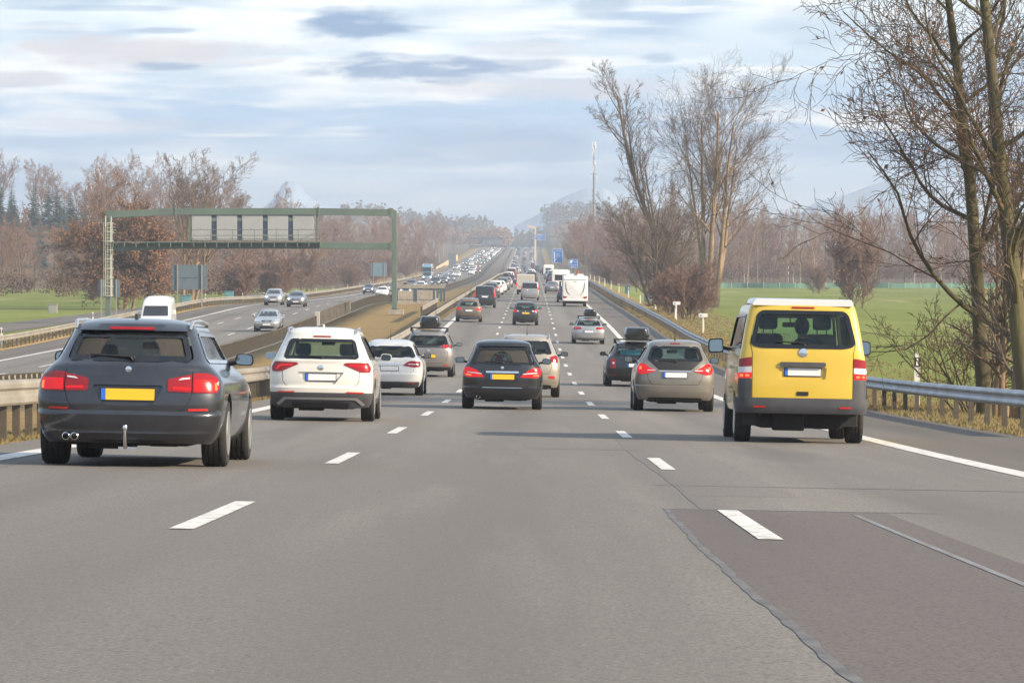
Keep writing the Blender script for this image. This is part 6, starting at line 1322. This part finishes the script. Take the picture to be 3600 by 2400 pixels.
# mountains
def mountain(name, keys, d, dp, m):
    mb = MB(); f = sm(keys); x0, x1 = keys[0][0], keys[-1][0]; xs = frange(x0, x1, (x1-x0)/70); rn = random.Random(len(keys)); ny = 10; v = []
    for j in range(ny+1):
        t = j/ny
        for i, x in enumerate(xs): v.append((*((x-1176)*d/F, d-dp+dp*t*1.0), 8+((600-f(x))*d/F-8)*(t**1.1)*(1+rn.uniform(-.05, .05)*(1-t)*2)))
    n = len(xs); mb.v = v; mb.f = [(j*n+i, j*n+i+1, (j+1)*n+i+1, (j+1)*n+i) for j in range(ny) for i in range(n-1)]; mb.m = [0]*len(mb.f)
    o0 = len(mb.v); mb.v += [(x_, d+dp*.8, 8) for x_ in [(x-1176)*d/F for x in xs]]; mb.f += [(ny*n+i, ny*n+i+1, o0+i+1, o0+i) for i in range(n-1)]; mb.m += [0]*(n-1)
    tag(mb.build(name, m, smooth=1, fix=False), kind='structure')
M_MT = mat('hazed_mountain_rock', (.27, .37, .49), .9, var=.04, vscale=.01)  # pale blue of distance haze is put into the rock colour
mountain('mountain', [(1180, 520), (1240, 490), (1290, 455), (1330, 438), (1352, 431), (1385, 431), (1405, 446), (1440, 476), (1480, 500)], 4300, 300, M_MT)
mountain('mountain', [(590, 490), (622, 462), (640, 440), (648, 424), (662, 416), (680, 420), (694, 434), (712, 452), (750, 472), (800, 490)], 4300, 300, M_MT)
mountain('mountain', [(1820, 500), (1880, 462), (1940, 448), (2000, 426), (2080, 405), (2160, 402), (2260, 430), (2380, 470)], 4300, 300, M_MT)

# ------------------------------------------------------------------ grass fringes
def tufts(name, n, fx, h, m, label):
    mb = MB(); rn = random.Random(n)
    for i in range(n):
        u, d = fx(rn); p = gp(u, d, -.02)
        for j in range(4):
            a_ = rn.uniform(0, 6.28); l = h*rn.uniform(.5, 1.3); w_ = .012+.00012*d; q = p+Vector((rn.uniform(-.12, .12), rn.uniform(-.12, .12), 0)); t = Vector((math.cos(a_)*l*.5, math.sin(a_)*l*.5, l)); s_ = Vector((w_, 0, 0)); mb.add([q-s_, q+s_, q+t], [(0, 1, 2)])
    tag(mb.build(name, m, fix=False), label, None, None, 'stuff')
M_DG = mat('dry_grass', (.27, .195, .095), .9, var=.3, vscale=.8, alt=(.17, .155, .06))
tufts('grass', 9000, lambda r: (8.25+r.random()**1.5*4, 62+r.random()**1.4*300), .10, M_DG, 'dry yellow grass at the foot of the right guardrail')
tufts('grass', 3000, lambda r: (r.uniform(12, 17), 80+r.random()*300), .11, M_DG, 'dry grass on the bank behind the right guardrail')
tufts('grass', 6000, lambda r: (-6.5-r.random()**1.5*1.6, 40+r.random()**1.3*300), .08, M_DG, 'dry grass at the edge of the left lane')
tufts('grass', 3000, lambda r: (-31.0-r.random()*4, 180+r.random()*500), .25, M_DG, 'dry grass behind the tan guardrail')

# ------------------------------------------------------------------ haze
hm = bpy.data.materials.new('haze'); hm.use_nodes = True; t = hm.node_tree; t.nodes.clear(); o = t.nodes.new('ShaderNodeOutputMaterial'); pv = t.nodes.new('ShaderNodeVolumePrincipled')
pv.inputs['Color'].default_value = (.80, .88, 1, 1); pv.inputs['Density'].default_value = .00026; pv.inputs['Anisotropy'].default_value = .2; t.links.new(pv.outputs[0], o.inputs['Volume'])
tag(MB().box(-3200, 3200, -60, 5300, -9, 92).build('haze', hm), kind='stuff')
